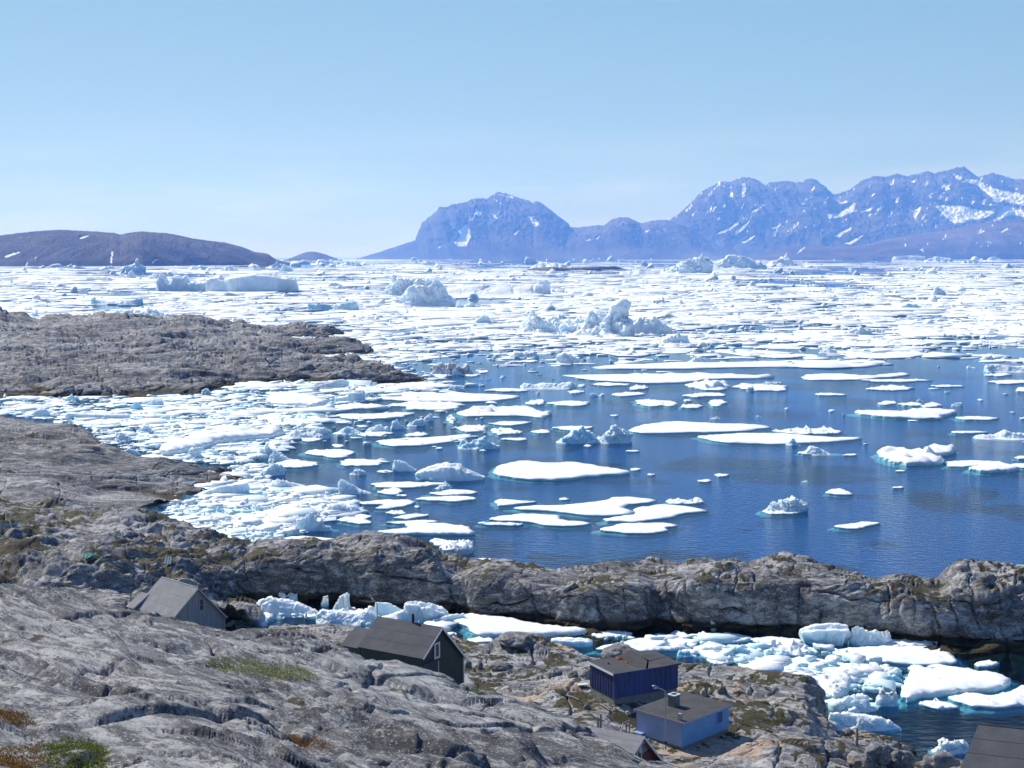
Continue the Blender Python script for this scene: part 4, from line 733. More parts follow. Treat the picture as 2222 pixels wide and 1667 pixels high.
# --- the packed bay on the left
F_('A', [(1590, 650), (1640, 605), (1800, 608), (1920, 635), (1965, 655), (1900, 675), (1750, 672), (1640, 665)], 'thick flat floe with a turquoise side in the packed bay', th=1.3)
B_('A', 1850, 502, 2090, 562, 'smooth tilted ice block at the foot of the far headland', [(1850, 545), (1900, 520), (2050, 503), (2090, 515)], kind='berg', rough=.06, depth=.4)
B_('A', 2000, 568, 2185, 642, 'square grey-blue ice block with a dark reflection off the far headland', [(2000, 612), (2080, 600), (2090, 572), (2175, 572), (2185, 600)], kind='berg', rough=.08, front=.12)
B_('A', 375, 698, 770, 748, 'long smooth blue-grey ice bar in the packed bay', [(375, 718), (400, 700), (600, 708), (760, 712), (770, 725)], M_BERG, kind='berg', rough=.06, depth=.25, front=.2)
B_('A', 118, 678, 288, 735, 'rounded pale ice boulder near the frame edge in the packed bay', [(118, 715), (180, 692), (260, 680), (288, 705)], kind='berg', rough=.1)
B_('A', 425, 632, 505, 690, 'small pyramid of ice behind the long blue-grey bar'); B_('A', 770, 638, 860, 695, 'pale turquoise rounded cube of ice in the packed bay', rough=.08, mat=M_BLUE)
B_('A', 1715, 788, 1975, 868, 'rough white iceberg with a shaded right lobe in the packed bay', [(1715, 845), (1760, 815), (1850, 825), (1890, 800), (1930, 788), (1970, 805)], kind='berg', rough=.35)
F_('A', [(960, 965), (1000, 915), (1100, 890), (1300, 870), (1500, 845), (1700, 838), (1640, 868), (1450, 885), (1300, 905), (1200, 935), (1080, 962), (1000, 978)], 'long tongue-shaped floe with a thick blunt left end', th=2.0)
E_('A', (1825, 928, 2142, 982), (1985, 898, 2062, 919), (2030, 988, 2300, 1032), (1785, 853, 1948, 886), (1640, 985, 1918, 1042), hum=.5)
E_('A', (430, 748, 855, 792), (1100, 805, 1302, 856), (1210, 702, 1782, 742), (1640, 1250, 2172, 1312), (1480, 1393, 1815, 1462), (1470, 1448, 2045, 1510), (630, 628, 765, 658), (2000, 715, 2240, 750), (2010, 758, 2115, 774), (1630, 1355, 1700, 1395), (1340, 1355, 1690, 1395), (1180, 1345, 1340, 1400), (880, 608, 1340, 640), (1190, 1440, 1480, 1475))
E_('A', (1510, 728, 1935, 792), (1980, 655, 2290, 692), hum=.8)
B_('A', 1500, 1005, 1705, 1085, 'rugged bluish iceberg beside the rock tongue tip', kind='berg', rough=.35); B_('A', 1530, 888, 1700, 965, 'rounded pale iceberg above the rock tongue', kind='berg', rough=.25)
B_('A', 1145, 1125, 1485, 1218, 'large smooth wedge of pale blue ice in the packed bay', [(1145, 1200), (1250, 1160), (1350, 1135), (1470, 1125), (1485, 1150)], kind='berg', rough=.06, depth=.4)
B_('A', 1585, 1102, 1795, 1170, 'jumbled white ice mound left of the fin-shaped iceberg', kind='berg', rough=.35)
B_('A', 1760, 1292, 1925, 1420, 'tall white pyramid iceberg near the rocky shore', [(1760, 1390), (1780, 1350), (1820, 1330), (1850, 1296), (1870, 1300), (1890, 1350), (1925, 1390)], kind='berg', rough=.2)
B_('A', 1890, 1345, 2030, 1418, 'spiky rubble of ice attached right of the pyramid iceberg', rough=.45)
for q_ in ((895, 1055, 1070, 1095), (870, 1085, 1060, 1155), (760, 1075, 905, 1115), (1200, 1045, 1300, 1090), (1300, 1070, 1420, 1125), (1165, 1212, 1218, 1285), (1500, 1252, 1660, 1315), (480, 1228, 610, 1275), (600, 1215, 680, 1265), (560, 1120, 660, 1165), (800, 780, 985, 835), (590, 820, 790, 878), (640, 910, 720, 950), (700, 915, 835, 962), (470, 840, 560, 868), (1080, 910, 1235, 990), (1210, 930, 1330, 975), (1250, 960, 1500, 1010), (1600, 930, 1760, 1000), (380, 590, 470, 640), (250, 580, 310, 605), (1490, 540, 1560, 585), (1370, 545, 1430, 590), (1200, 560, 1290, 590), (2090, 1040, 2200, 1080), (1640, 660, 1675, 695), (720, 720, 790, 765), (960, 770, 1080, 800), (1740, 770, 1830, 800), (1480, 650, 1570, 680), (860, 620, 980, 670), (1090, 870, 1120, 895)): B_('A', *q_)
# --- far icebergs
f_ = dict(mat=M_FARB, kind='berg')
B_('T', 915, 365, 1245, 478, 'low left half of the tabular iceberg pair before the dark island', [(915, 455), (935, 375), (960, 372), (990, 415), (1020, 420), (1035, 380), (1090, 382), (1110, 425), (1200, 415), (1245, 420)], **f_, rough=.14, front=.12)
B_('T', 1205, 358, 1768, 481, 'big tabular iceberg with a smooth shaded wall before the dark island', [(1205, 440), (1225, 395), (1290, 375), (1310, 400), (1370, 385), (1470, 372), (1530, 360), (1590, 363), (1660, 385), (1750, 390), (1768, 440)], **f_, rough=.07, front=.08)
B_('T', 688, 285, 860, 372, 'sharp white peak-shaped iceberg in front of the dark island', [(688, 350), (760, 318), (795, 308), (812, 285), (830, 310), (860, 330)], **f_)
B_('T', 685, 345, 810, 402, **f_); B_('T', 845, 368, 985, 400, **f_)
B_('T', 530, 517, 848, 557, 'long low blue ice bar beyond the far headland', [(530, 530), (545, 520), (600, 535), (700, 535), (760, 528), (840, 518), (848, 545)], M_BLUE, .3, 'berg', rough=.1)
B_('T', 1838, 533, 2150, 592, 'blue slanting ice bar left of the great white iceberg', [(1838, 555), (1900, 550), (2000, 555), (2130, 535), (2150, 575)], M_BLUE, .3, 'berg', rough=.1)
B_('T', 600, 575, 1005, 640, 'white ice mound behind the dark rock knob of the headland', [(600, 615), (680, 588), (740, 582), (820, 600), (870, 575), (910, 590), (1005, 625)], **f_)
B_('T', 1858, 284, 2010, 316, **f_); B_('T', 1940, 296, 2170, 328, 'far blue-white iceberg beside the small blue islet', **f_); B_('T', 1315, 318, 1462, 358, **f_); B_('T', 1588, 298, 1700, 336, **f_); B_('T', 1668, 314, 1795, 360, **f_); B_('T', 1505, 305, 1562, 337, **f_)
B_('T', 185, 580, 225, 630, 'thin upright ice fin behind the headland at the frame edge', [(185, 620), (215, 582), (225, 600)], mat=M_FARB, depth=.5); B_('T', 1180, 585, 1260, 628, mat=M_FARB); B_('T', 85, 574, 195, 596, mat=M_FARB); B_('T', 320, 428, 405, 450, mat=M_FARB); B_('T', 300, 335, 420, 352, mat=M_FARB)
B_('T', 1105, 320, 1290, 350, **f_); B_('T', 580, 322, 680, 342, **f_); B_('T', 1480, 565, 1590, 592, mat=M_FARB); B_('T', 1660, 665, 1800, 700, mat=M_FARB); B_('T', 1950, 425, 2060, 452, mat=M_FARB); B_('T', 500, 560, 560, 578, mat=M_FARB)
B_('U', 368, 540, 690, 672, 'great white iceberg, ribbed back part, left of centre in the pack', [(368, 650), (390, 590), (420, 555), (470, 575), (540, 560), (560, 552), (600, 580), (690, 560)], **f_, rough=.3)
B_('U', 440, 558, 805, 740, 'great white iceberg, dark-faced front peak with a jagged tip', [(440, 695), (480, 660), (530, 610), (600, 610), (640, 590), (665, 558), (690, 575), (740, 620), (780, 680), (805, 725)], **f_, rough=.2, front=.6)
B_('U', 660, 560, 1330, 685, 'long flat snow plateau joined behind the dark-faced iceberg peak', [(660, 580), (760, 575), (900, 572), (1100, 566), (1250, 566), (1330, 570)], mat=M_FARB, kind='berg', depth=.9, rough=.05, front=.95, crest=.3)
B_('U', 1282, 563, 1370, 665, 'shaded square iceberg block at the right end of the snow plateau', [(1282, 600), (1295, 570), (1330, 565), (1360, 590), (1370, 640)], **f_, rough=.12, front=.15)
B_('U', 835, 648, 940, 688, mat=M_FARB); B_('U', 1080, 588, 1130, 622, mat=M_FARB)
B_('U', 795, 660, 850, 745, mat=M_FARB); B_('U', 850, 705, 960, 745, mat=M_FARB); B_('U', 985, 708, 1018, 738, mat=M_FARB)
B_('U', 1160, 745, 1640, 905, 'broken left shoulder of the craggy central iceberg', [(1160, 890), (1210, 810), (1270, 760), (1310, 780), (1340, 800), (1400, 790), (1450, 820), (1540, 810), (1640, 800)], M_FARB, .8, 'berg', rough=.25, front=.7, crest=.2)
B_('U', 1440, 670, 1890, 925, 'craggy central iceberg with a bright boulder-like summit', [(1440, 850), (1500, 830), (1560, 800), (1600, 765), (1680, 745), (1740, 725), (1780, 690), (1830, 674), (1865, 730), (1880, 800), (1890, 850)], M_FARB, 1.0, 'berg', rough=.26, front=.8, crest=.25)
B_('U', 1770, 780, 2112, 905, 'low dark-footed right wing of the craggy central iceberg', [(1770, 850), (1850, 805), (1940, 790), (2000, 800), (2060, 820), (2112, 865)], M_FARB, .7, 'berg', rough=.18, front=.5)
B_('U', 1390, 755, 1470, 805, 'bluish square block behind the craggy central iceberg', mat=M_FARB, rough=.1); B_('U', 905, 782, 1020, 838, mat=M_FARB); B_('U', 1015, 798, 1055, 838, mat=M_GREY)
B_('U', 1905, 685, 2065, 718, 'dirty flat ice fragment right of the craggy summit', mat=M_GREY); B_('U', 2090, 825, 2190, 850, mat=M_GREY); B_('U', 305, 608, 372, 638, mat=M_FARB)
B_('U', 1240, 468, 1545, 512, 'wide low iceberg behind the dark skerry', **f_, rough=.15); B_('U', 1780, 508, 2035, 540, **f_); B_('U', 2030, 468, 2270, 532, **f_); B_('U', 1872, 458, 1990, 497, **f_); B_('U', 588, 452, 700, 488, **f_); B_('U', 440, 485, 500, 508, **f_); B_('U', 1445, 512, 1490, 545, **f_); B_('U', 380, 490, 440, 508, **f_)
B_('V', 95, 580, 345, 705, 'spire-topped blue iceberg at the foot of the mountains', [(95, 675), (180, 650), (210, 610), (260, 615), (285, 582), (300, 595), (325, 600), (335, 640), (345, 660)], M_FARB, .5, 'berg', rough=.3)
B_('V', 325, 592, 690, 675, 'broad white-domed iceberg right of the blue spire', [(325, 645), (400, 620), (470, 595), (560, 600), (640, 635), (690, 650)], **f_, rough=.2)
B_('V', 675, 612, 900, 658, 'flat far iceberg right of the white dome', **f_, rough=.1); B_('V', 1435, 592, 1640, 630, 'flat-topped far iceberg under the foothills', [(1435, 612), (1450, 600), (1540, 594), (1640, 600)], **f_, rough=.08); B_('V', 1620, 596, 1805, 633, **f_); B_('V', 1845, 618, 1970, 643, **f_)
B_('V', 1668, 772, 1758, 832, 'small peaked iceberg alone in the pack under the foothills', **f_); B_('V', 1445, 878, 1650, 912, 'long low turquoise ice bar in the right pack', mat=M_BLUE, depth=.3, rough=.1); B_('V', 1925, 703, 2025, 727, mat=M_BLUE); B_('V', 2085, 635, 2200, 668, **f_); B_('V', 785, 655, 825, 682, **f_); B_('V', 670, 745, 715, 768, **f_); B_('V', 2000, 600, 2100, 625, **f_); B_('V', 20, 850, 65, 885, mat=M_FARB)
# ---------------------------------------------------------------- loose pack ice: too many pieces to count
def pieces(px, py, wpx, asp, th, rnd, block):
    """floes (block False) or broken blocks as one vertex/face soup"""
    n = len(px); K = 10 if not block else 6
    x, y = sea(px, py); rx = wpx*.5*y/F; ry = rx*asp
    ang = np.arange(K)/K*2*math.pi+rnd.uniform(0, 6, (n, 1)); r = 1+rnd.normal(size=(n, K))*(.22 if not block else .26); r += .16*np.sin(2*ang+rnd.uniform(0, 6, (n, 1)))
    ca = np.cos(ang)*r*rx[:, None]; sa = np.sin(ang)*r*ry[:, None]; rot = rnd.uniform(-.5, .5, (n, 1)) if not block else rnd.uniform(0, 6, (n, 1))
    X = ca*np.cos(rot)-sa*np.sin(rot); Y = ca*np.sin(rot)+sa*np.cos(rot)
    tilt = rnd.normal(size=(n, 1))*(.02 if not block else .35); tl2 = rnd.normal(size=(n, 1))*(.02 if not block else .3)
    zt = th[:, None]*(1+.12*rnd.normal(size=(n, K)))+tilt*X+tl2*Y*.6
    if block: zt = np.clip(zt, .12*th[:, None], 2.2*th[:, None])
    else: zt = np.clip(zt, .5*th[:, None], 1.6*th[:, None])
    s2 = .97 if not block else rnd.uniform(.35, .85, (n, 1))
    lv = [np.stack([X*(.97 if not block else .95), Y*.97, X*0-.22*np.minimum(th[:, None], 1)], -1), np.stack([X, Y, zt*(.55 if not block else .45)], -1), np.stack([X*s2, Y*s2, zt], -1)]
    ctr = np.stack([X[:, 0]*0, X[:, 0]*0, zt.mean(1)*(1.1 if block else 1.03)], -1)[:, None, :]
    V = np.concatenate(lv+[ctr], 1); V[..., 0] += x[:, None]; V[..., 1] += y[:, None]
    i = np.arange(K); j = (i+1) % K; q = np.concatenate([np.stack([i+l*K, j+l*K, j+(l+1)*K, i+(l+1)*K], -1) for l in (0, 1)]); tri = np.stack([i+2*K, j+2*K, j*0+3*K, j*0+3*K], -1)
    off = (np.arange(n)*(3*K+1))[:, None, None]
    quads = (q[None]+off).reshape(-1, 4); tris = (tri[None, :, :3]+off).reshape(-1, 3)
    return V.reshape(-1, 3), quads, tris
def soup(name, parts, mat):
    V = []; Q = []; T = []; o = 0
    for v, q, t3 in parts: V.append(v); Q.append(q+o); T.append(t3+o); o += len(v)
    V = np.concatenate(V); Q = np.concatenate(Q); T = np.concatenate(T); me = bpy.data.meshes.new(name)
    me.vertices.add(len(V)); me.vertices.foreach_set('co', V.astype(np.float32).ravel()); nl = len(Q)*4+len(T)*3; me.loops.add(nl)
    me.loops.foreach_set('vertex_index', np.concatenate([Q.ravel(), T.ravel()]).astype(np.int32)); me.polygons.add(len(Q)+len(T))
    me.polygons.foreach_set('loop_start', np.concatenate([np.arange(len(Q))*4, len(Q)*4+np.arange(len(T))*3]).astype(np.int32)); me.update(calc_edges=True); me.validate()
    me.materials.append(mat); ob = bpy.data.objects.new(name, me); C.objects.link(ob); return tag(ob, kind='stuff')
rp = np.random.default_rng(77)
def lognorm(n, med, sig, lo, hi): return np.clip(med*np.exp(rp.normal(size=n)*sig), lo, hi)
def clump(px, py, sx, sy, seed): return pn(np.stack([np.asarray(px)/sx, np.asarray(py)/sy, np.asarray(px)*0+.5], -1), seed)
parts = []
# the pack out to the horizon: nearly closed far out, opening into leads nearer
n = 44000; py = 558.6+(rp.random(n)**1.0)*235; px = rp.uniform(-150, 2380, n)
cover = np.interp(py, [558, 600, 640, 680, 710, 740, 770, 800], [1, 1, .92, .72, .50, .26, .12, .03])
left = sstep(1250, 700, px)*sstep(800, 740, py); cover = np.clip(cover+left*.25, 0, 1)
keep = rp.random(n) < cover*np.clip(.75+1.1*clump(px, py, 260, 16, 3), .05, 1.3)
px, py = px[keep], py[keep]; n = len(px); w = lognorm(n, 27, .8, 5, 190)*np.interp(py, [560, 620, 760], [1.1, 1.0, .8])
Yp = sea(px, py)[1]; parts.append(pieces(px, py, w, rp.uniform(.5, 1.6, n), np.clip(rp.gamma(2., .22, n), .15, 1.3)*np.interp(Yp, [300, 3000], [.8, 1.5]), rp, False))
n = 8000; py = 559.5+(rp.random(n)**1.15)*215; px = rp.uniform(-150, 2380, n); keep = rp.random(n) < np.interp(py, [558, 700, 740, 780], [.9, .6, .28, .04])*np.clip(.55+1.2*clump(px, py, 120, 12, 8), .04, 1)
px, py = px[keep], py[keep]; n = len(px); w = lognorm(n, 6.5, .6, 2, 30); Yp = sea(px, py)[1]
parts.append(pieces(px, py, w, rp.uniform(.5, 1.1, n), w*Yp/F*rp.uniform(.12, .42, n), rp, True))
soup('pack_ice', parts, M_PACK)
# brash ice: the crowded bay, the channel, the fringe of the headland
parts = []
P1_ = [(0, 864), (330, 862), (440, 858), (520, 838), (620, 828), (800, 832), (905, 838), (860, 860), (760, 880), (700, 920), (640, 960), (590, 985), (560, 1000), (510, 1012), (400, 1000), (300, 980), (235, 965), (200, 935), (120, 915), (0, 900)]
P2_ = [(505, 1015), (600, 1005), (575, 1040), (660, 1065), (760, 1085), (770, 1105), (700, 1130), (650, 1160), (560, 1180), (500, 1165), (400, 1128), (250, 1104), (185, 1092), (230, 1078), (300, 1054), (350, 1038), (420, 1030)]
FIELDS = [(P1_, 1300, 230, 20, 5.), (P1_, 1500, 150, 6, 3.5),
          (P2_, 1000, 240, 23, 6.), (P2_, 1300, 160, 7, 4),
          ([(700, 772), (840, 770), (900, 800), (960, 820), (1000, 840), (900, 850), (880, 815), (780, 785)], 260, 110, 12, 4),
          ([(700, 700), (1300, 720), (1500, 800), (1100, 860), (1080, 960), (900, 980), (700, 960), (690, 880), (900, 850), (950, 800)], 240, 0, 10, 4),
          ([(1250, 1388), (1500, 1378), (1620, 1405), (1780, 1402), (1900, 1430), (1960, 1480), (1900, 1545), (1812, 1570), (1790, 1500), (1720, 1458), (1600, 1440), (1450, 1412)], 230, 90, 22, 6),
          ([(560, 1330), (700, 1330), (980, 1330), (960, 1350), (1000, 1385), (830, 1360), (620, 1345)], 90, 60, 14, 6),
          ([(1300, 760), (2222, 740), (2222, 1000), (1500, 960)], 14, 0, 7, 4)]
for poly, nf, nb, wf, wb in FIELDS:
    xs, ys = zip(*poly)
    for cnt, med, blk in ((nf, wf, False), (nb, wb, True)):
        m_ = cnt*3; X = rp.uniform(min(xs), max(xs), m_); Yq = rp.uniform(min(ys), max(ys), m_); k = inside(X, Yq, poly); X = X[k][:cnt]; Yq = Yq[k][:cnt]; n = len(X)
        w = lognorm(n, med, .75 if not blk else .6, 2.5, 120 if not blk else 40); Yw = sea(X, Yq)[1]
        parts.append(pieces(X, Yq, w, rp.uniform(.6, 1.3, n), np.clip(rp.gamma(2.2, .13, n), .10, .9) if not blk else w*Yw/F*rp.uniform(.14, .4, n), rp, blk))
soup('brash_ice', parts, M_BRASH)
# ---------------------------------------------------------------- houses
def onz(px, py, z):
    a, s = ray(px, py); y = float((z-H)/s); return Vector((float(a)*y, y, z))
def onplane(px, py, P0, n):
    """where the sight line through a pixel meets the upright plane through P0 with normal n"""
    a, s = ray(px, py); d = Vector((float(a), 1, float(s))); o = Vector((0, 0, H)); n = Vector((n[0], n[1], 0)); k = (P0-o).dot(n)/d.dot(n); return o+d*k
UPZ = Vector((0, 0, 1))
M_FELT = plain('roofing_felt', (.075, .078, .088), .9, .22, .8, 0, .3); M_FELT2 = plain('old_grey_felt', (.21, .21, .22), .9, .2, .8, 0, .3); M_DFELT = plain('dark_felt', (.052, .052, .055), .9, .3, .9, 0, .4)
M_GREYW = plain('weathered_boards', (.25, .27, .31), .8, .25, 1.5, 0, .3, (3, 3, .4)); M_GREEN = plain('dark_green_boards', (.020, .042, .046), .6, .2, 2, 0, .2, (3, 3, .4)); M_GREEN2 = plain('worn_green_boards', (.045, .055, .062), .7, .3, 2, 0, .2, (3, 3, .4))
M_NAVY = plain('navy_paint', (.012, .022, .105), .55, .35, 1.4, 0, .2, (2, 2, .5)); M_NAVY2 = plain('faded_navy_paint', (.026, .046, .17), .6, .55, 1.2, 0, .25, (2.5, 2.5, .45))
M_BLUEW = plain('grey_blue_paint', (.27, .35, .55), .6, .10, 1., 0, .1); M_BLUER = plain('bright_blue_paint', (.12, .31, .64), .5, .10, 1., 0, .1); M_BLUED = plain('blue_shutter_paint', (.025, .085, .26), .5, .1)
M_WHITE = plain('white_trim_paint', (.62, .64, .66), .55, .12); M_TRIMG = plain('grey_trim_paint', (.30, .32, .34), .6, .15); M_CONC = plain('grey_concrete', (.16, .17, .165), .9, .25, 2); M_BLACK = plain('black_iron', (.02, .02, .022), .5, .2)
M_GLASS = plain('window_glass', (.03, .035, .045), .08, .2); M_CURT = plain('curtain_cloth', (.14, .09, .10), .9, .2); M_RUST = plain('rust', (.16, .06, .025), .85, .4); M_WOOD = plain('grey_driftwood', (.22, .20, .18), .85, .3, 3, 0, .3, (4, 4, .5)); M_REDW = plain('red_boards', (.10, .03, .026), .7, .2); M_GALV = plain('galvanised_steel', (.34, .35, .36), .45, .15, 3, .6)
def battens(mb, P, u, L, z0, ztop, gap, n, w=.05, d=.025):
    k = int(L/gap)
    for i in range(1, k):
        p = P+u*(i*gap); zt = ztop(i*gap)
        if zt-z0 > .1: mb.box(Vector((p.x, p.y, (z0+zt)/2))+Vector(n)*d*.5, (w, d, zt-z0), math.atan2(u.y, u.x))
def pane_window(parent, c, u, n, w, h, frame, glass, t=.08, bars=0, label=None):
    """window set on a wall: frame (four boards), pane inside it"""
    rz = math.atan2(u.y, u.x); mb = MB()
    for k, (dx, dz, sx, sz) in enumerate(((0, h/2-t/2, w, t), (0, -h/2+t/2, w, t), (-w/2+t/2, 0, t, h-2*t), (w/2-t/2, 0, t, h-2*t))): mb.box(c+u*dx+UPZ*dz+n*.035, (sx, .07, sz), rz)
    for b in range(bars): mb.box(c+UPZ*((b+1)/(bars+1)-.5)*(h-2*t)+n*.03, (w-2*t, .05, t*.6), rz)
    f = mb.build('window', frame, parent); g = MB().box(c+n*.012, (w-2*t, .02, h-2*t), rz).build('pane', glass, f); return f
def local(root, *objs):
    """parts were built in place coordinates: hang them on the root standing at the base"""
    for o in objs: o.parent = root; o.matrix_parent_inverse = root.matrix_world.inverted()
def place_root(root):
    bpy.context.view_layer.update()
    for o in root.children: o.matrix_parent_inverse = root.matrix_world.inverted()
def gable_house(name, label, Aq, Y, backq, lq, rq, basez, wallm, roofm, trimm, over=.22, boards=.22, wallm2=None, roofover=None):
    A = at(*Aq, Y); Bk = onz(*backq, A.z); ax = Vector((Bk.x-A.x, Bk.y-A.y, 0)); L = ax.length; ax.normalize(); g = Vector((ax.y, -ax.x, 0))
    if g.x < 0: g = -g
    El = onplane(*lq, A, ax); Er = onplane(*rq, A, ax); root = empty(name, (A.x, A.y, basez), label, 'house')
    wl = (El-A).dot(-g); wr = (Er-A).dot(g); zl, zr = El.z, Er.z
    q = lambda s, t, z: Vector((A.x+g.x*s+ax.x*t, A.y+g.y*s+ax.y*t, z))
    i_ = .06; t0 = .12
    mb = MB(); prof = [(-wl+i_, basez), (wr-i_, basez), (wr-i_, zr-.02), (0, A.z-.10), (-wl+i_, zl-.02)]
    mb.slab([q(s, t0, z) for s, z in prof], ax, L-t0*2)
    slope = lambda s: (A.z-.12)+(zl-A.z)*(-s/wl) if s < 0 else (A.z-.12)+(zr-A.z)*(s/wr)
    if boards:
        battens(mb, q(-wl+i_, t0, 0), g, wl+wr-2*i_, basez, lambda d: slope(d-wl)-.03, boards, -ax, .03, .02)
        battens(mb, q(-wl+i_, t0, 0), ax, L-2*t0, basez, lambda d: zl-.06, boards, -g, .03, .02)
    mb.build('wall', wallm, root)
    mb = MB(); dl = (El-A).normalized(); dr = (Er-A).normalized(); ov = .18
    nl = (ax.cross(dl)); nl = nl if nl.z > 0 else -nl; nr = ax.cross(dr); nr = nr if nr.z > 0 else -nr
    rf = lambda d, w_: [A-ax*over+UPZ*.0, A+ax*(L+over*.5), A+ax*(L+over*.5)+d*(w_+ov), A-ax*over+d*(w_+ov)]
    mb.slab(rf(dl, (El-A).length), nl, .07); mb.slab(rf(dr, (Er-A).length), nr, .07)
    Ll = (El-A).length   # felt seams
    for k in (1, 2): mb.tube([A-ax*over+dl*(Ll*k/2.9)+nl*.070, A+ax*(L*.4)+dl*(Ll*k/2.9+.05)+nl*.072, A+ax*(L+over*.5)+dl*(Ll*k/2.9)+nl*.070], .012, 5)
    mb.build('roof', roofm, root)
    mb = MB()
    for d, n_, w_ in ((dl, nl, (El-A).length), (dr, nr, (Er-A).length)):
        a0 = A-ax*(over+.025); mb.slab([a0+n_*.06, a0+d*(w_+ov)+n_*.06, a0+d*(w_+ov)-n_*.10, a0-n_*.10], -ax, .025)
    mb.build('bargeboard', trimm, root)
    return root, A, ax, g, L, wl, wr, zl, zr, q
# grey house
r, A, ax, g, L, wl, wr, zl, zr, q = gable_house('gable_house', 'weathered grey wooden house with pale grey roof, half sunk behind the slope', (428, 1277), 148, (351, 1254), (372, 1344), (489, 1338), 5.2, M_GREYW, M_FELT2, M_TRIMG)
wc = onplane(438, 1313, A, ax); pane_window(r, wc-ax*(-.12)-ax*.02, g, -ax, .62, 1.35, M_TRIMG, M_GLASS, .09, 1)
MB().tube([A+ax*.5-UPZ*.1, A+ax*.5+UPZ*1.35], .05, 7).build('stovepipe', M_GALV, r)
mb = MB(); e = A+ax*.0; mb.tube([A-ax*.2+UPZ*.09, A+ax*L+UPZ*.09], .07, 6); mb.build('ridge_cap', M_TRIMG, r)
for s_ in (wl-.5, ): MB().box(q(wr-.07, .06, (zr+5.2)/2), (.10, .10, zr-5.2), math.atan2(g.y, g.x)).build('corner_board', M_TRIMG, r)
place_root(r)
# its shed
sr, sA, sax, sg, sL, swl, swr, szl, szr, sq = gable_house('shed', 'small grey shed with a steep roof at the left end of the grey house', (322, 1290), 151.5, (308.5, 1286), (290, 1319), (335, 1318), 5.6, M_GREYW, M_FELT2, M_TRIMG, .12, .25); place_root(sr); sr['category'] = 'shed'
# dark green house
r, A, ax, g, L, wl, wr, zl, zr, q = gable_house('gable_house', 'dark green house with white bargeboards and a black chimney pipe', (957, 1362), 118, (821, 1339), (917, 1427), (1008, 1427), 8.6, M_GREEN, M_FELT, M_WHITE, .15)
wc = onplane(949.5, 1412, A, ax); pane_window(r, wc+ax*.09, g, -ax, .80, 1.38, M_WHITE, M_CURT, .15)
c = A+ax*2.95; MB().tube([c-UPZ*.3, c+UPZ*.78], .125, 10).build('chimney', M_BLACK, r)
MB().box(q(wr-.05, .08, (zr+8.6)/2), (.12, .12, zr-8.6), math.atan2(g.y, g.x)).build('corner_board', M_WHITE, r)
# porch pushed out from the left half of the gable, flush with the long wall
pe = onplane(949, 1429, A, ax); zk = pe.z; dpt = .26; pw = (pe-A).dot(g)+wl-.06
mb = MB(); P = lambda s, t, z: q(-wl+.02+s, .12-t, z)
mb.slab([P(0, 0, 8.4), P(pw, 0, 8.4), P(pw, dpt, 8.4), P(0, dpt, 8.4)], UPZ, zk-.10-8.4); battens(mb, P(0, dpt, 0), g, pw, 8.4, lambda d: zk-.12, .2, -ax, .03, .02); battens(mb, P(0, dpt, 0), ax, dpt, 8.4, lambda d: zk-.12, .2, -g, .03, .02)
po = mb.build('porch', M_GREEN2, r); MB().slab([P(-.08, 0, zk-.10), P(pw+.04, 0, zk-.10), P(pw+.04, dpt+.03, zk-.13), P(-.08, dpt+.03, zk-.13)], UPZ, .05).build('porch_roof', M_FELT, po)
MB().box(P(pw, dpt-.02, (zk+8.3)/2-.1), (.07, .09, zk-8.3-.1), math.atan2(g.y, g.x)).build('corner_board', M_WHITE, po)
mb = MB(); k0 = q(-wl-.9, L-1.2, zl+.9)   # lower extension at the far end
t_ = L+1.9; El2 = q(-wl-.15, L, zl-.1); mb.slab([q(-.75, L-.05, A.z-1.0), q(-.75, t_, A.z-1.0), q(-wl-.25, t_, zl-.2), q(-wl-.25, L-.05, zl-.2)], (-.5*g.x, -.5*g.y, .8), .07); mb.build('extension_roof', M_FELT, r)
MB().slab([q(-.85, L-.05, 8.6), q(-wl+.05, L-.05, 8.6), q(-wl+.05, L-.05, zl-.25), q(-.85, L-.05, A.z-1.12)], ax, 1.8).build('extension_wall', M_GREEN2, r)
place_root(r)
# small building with an open white truss, mostly behind the slope
r, A, ax, g, L, wl, wr, zl, zr, q = gable_house('gable_house', 'small grey-roofed building with a white trussed gable in front of the light blue hut', (1389, 1598), 97, (1292, 1580), (1368, 1632), (1428, 1648), 8.2, M_GREYW, M_FELT2, M_WHITE, .30, .25)
mb = MB(); o = -ax*.02+ax*.12
for a_, b_ in (((-.55*wl, .62), (.45*wr, .62)), ((-.02, .15), (-.02, 1.2)), ((-.6*wl, .9), (.12, .62))):
    za, zb = A.z-a_[1]*1.0, A.z-b_[1]*1.0; mb.tube([q(a_[0], -.02, za), q(b_[0], -.02, zb)], .085, 4)
mb.build('truss', M_WHITE, r); MB().slab([q(.5, .06, A.z-2.8), q(.95*wr, .06, A.z-2.8), q(.8*wr, .06, A.z-1.5), q(.5, .06, A.z-1.5)], ax, .03).build('red_panel', M_REDW, r)
pane_window(r, q(.02, .10, A.z-1.35), g, -ax, .8, .8, M_WHITE, M_GLASS, .1, 0); place_root(r)
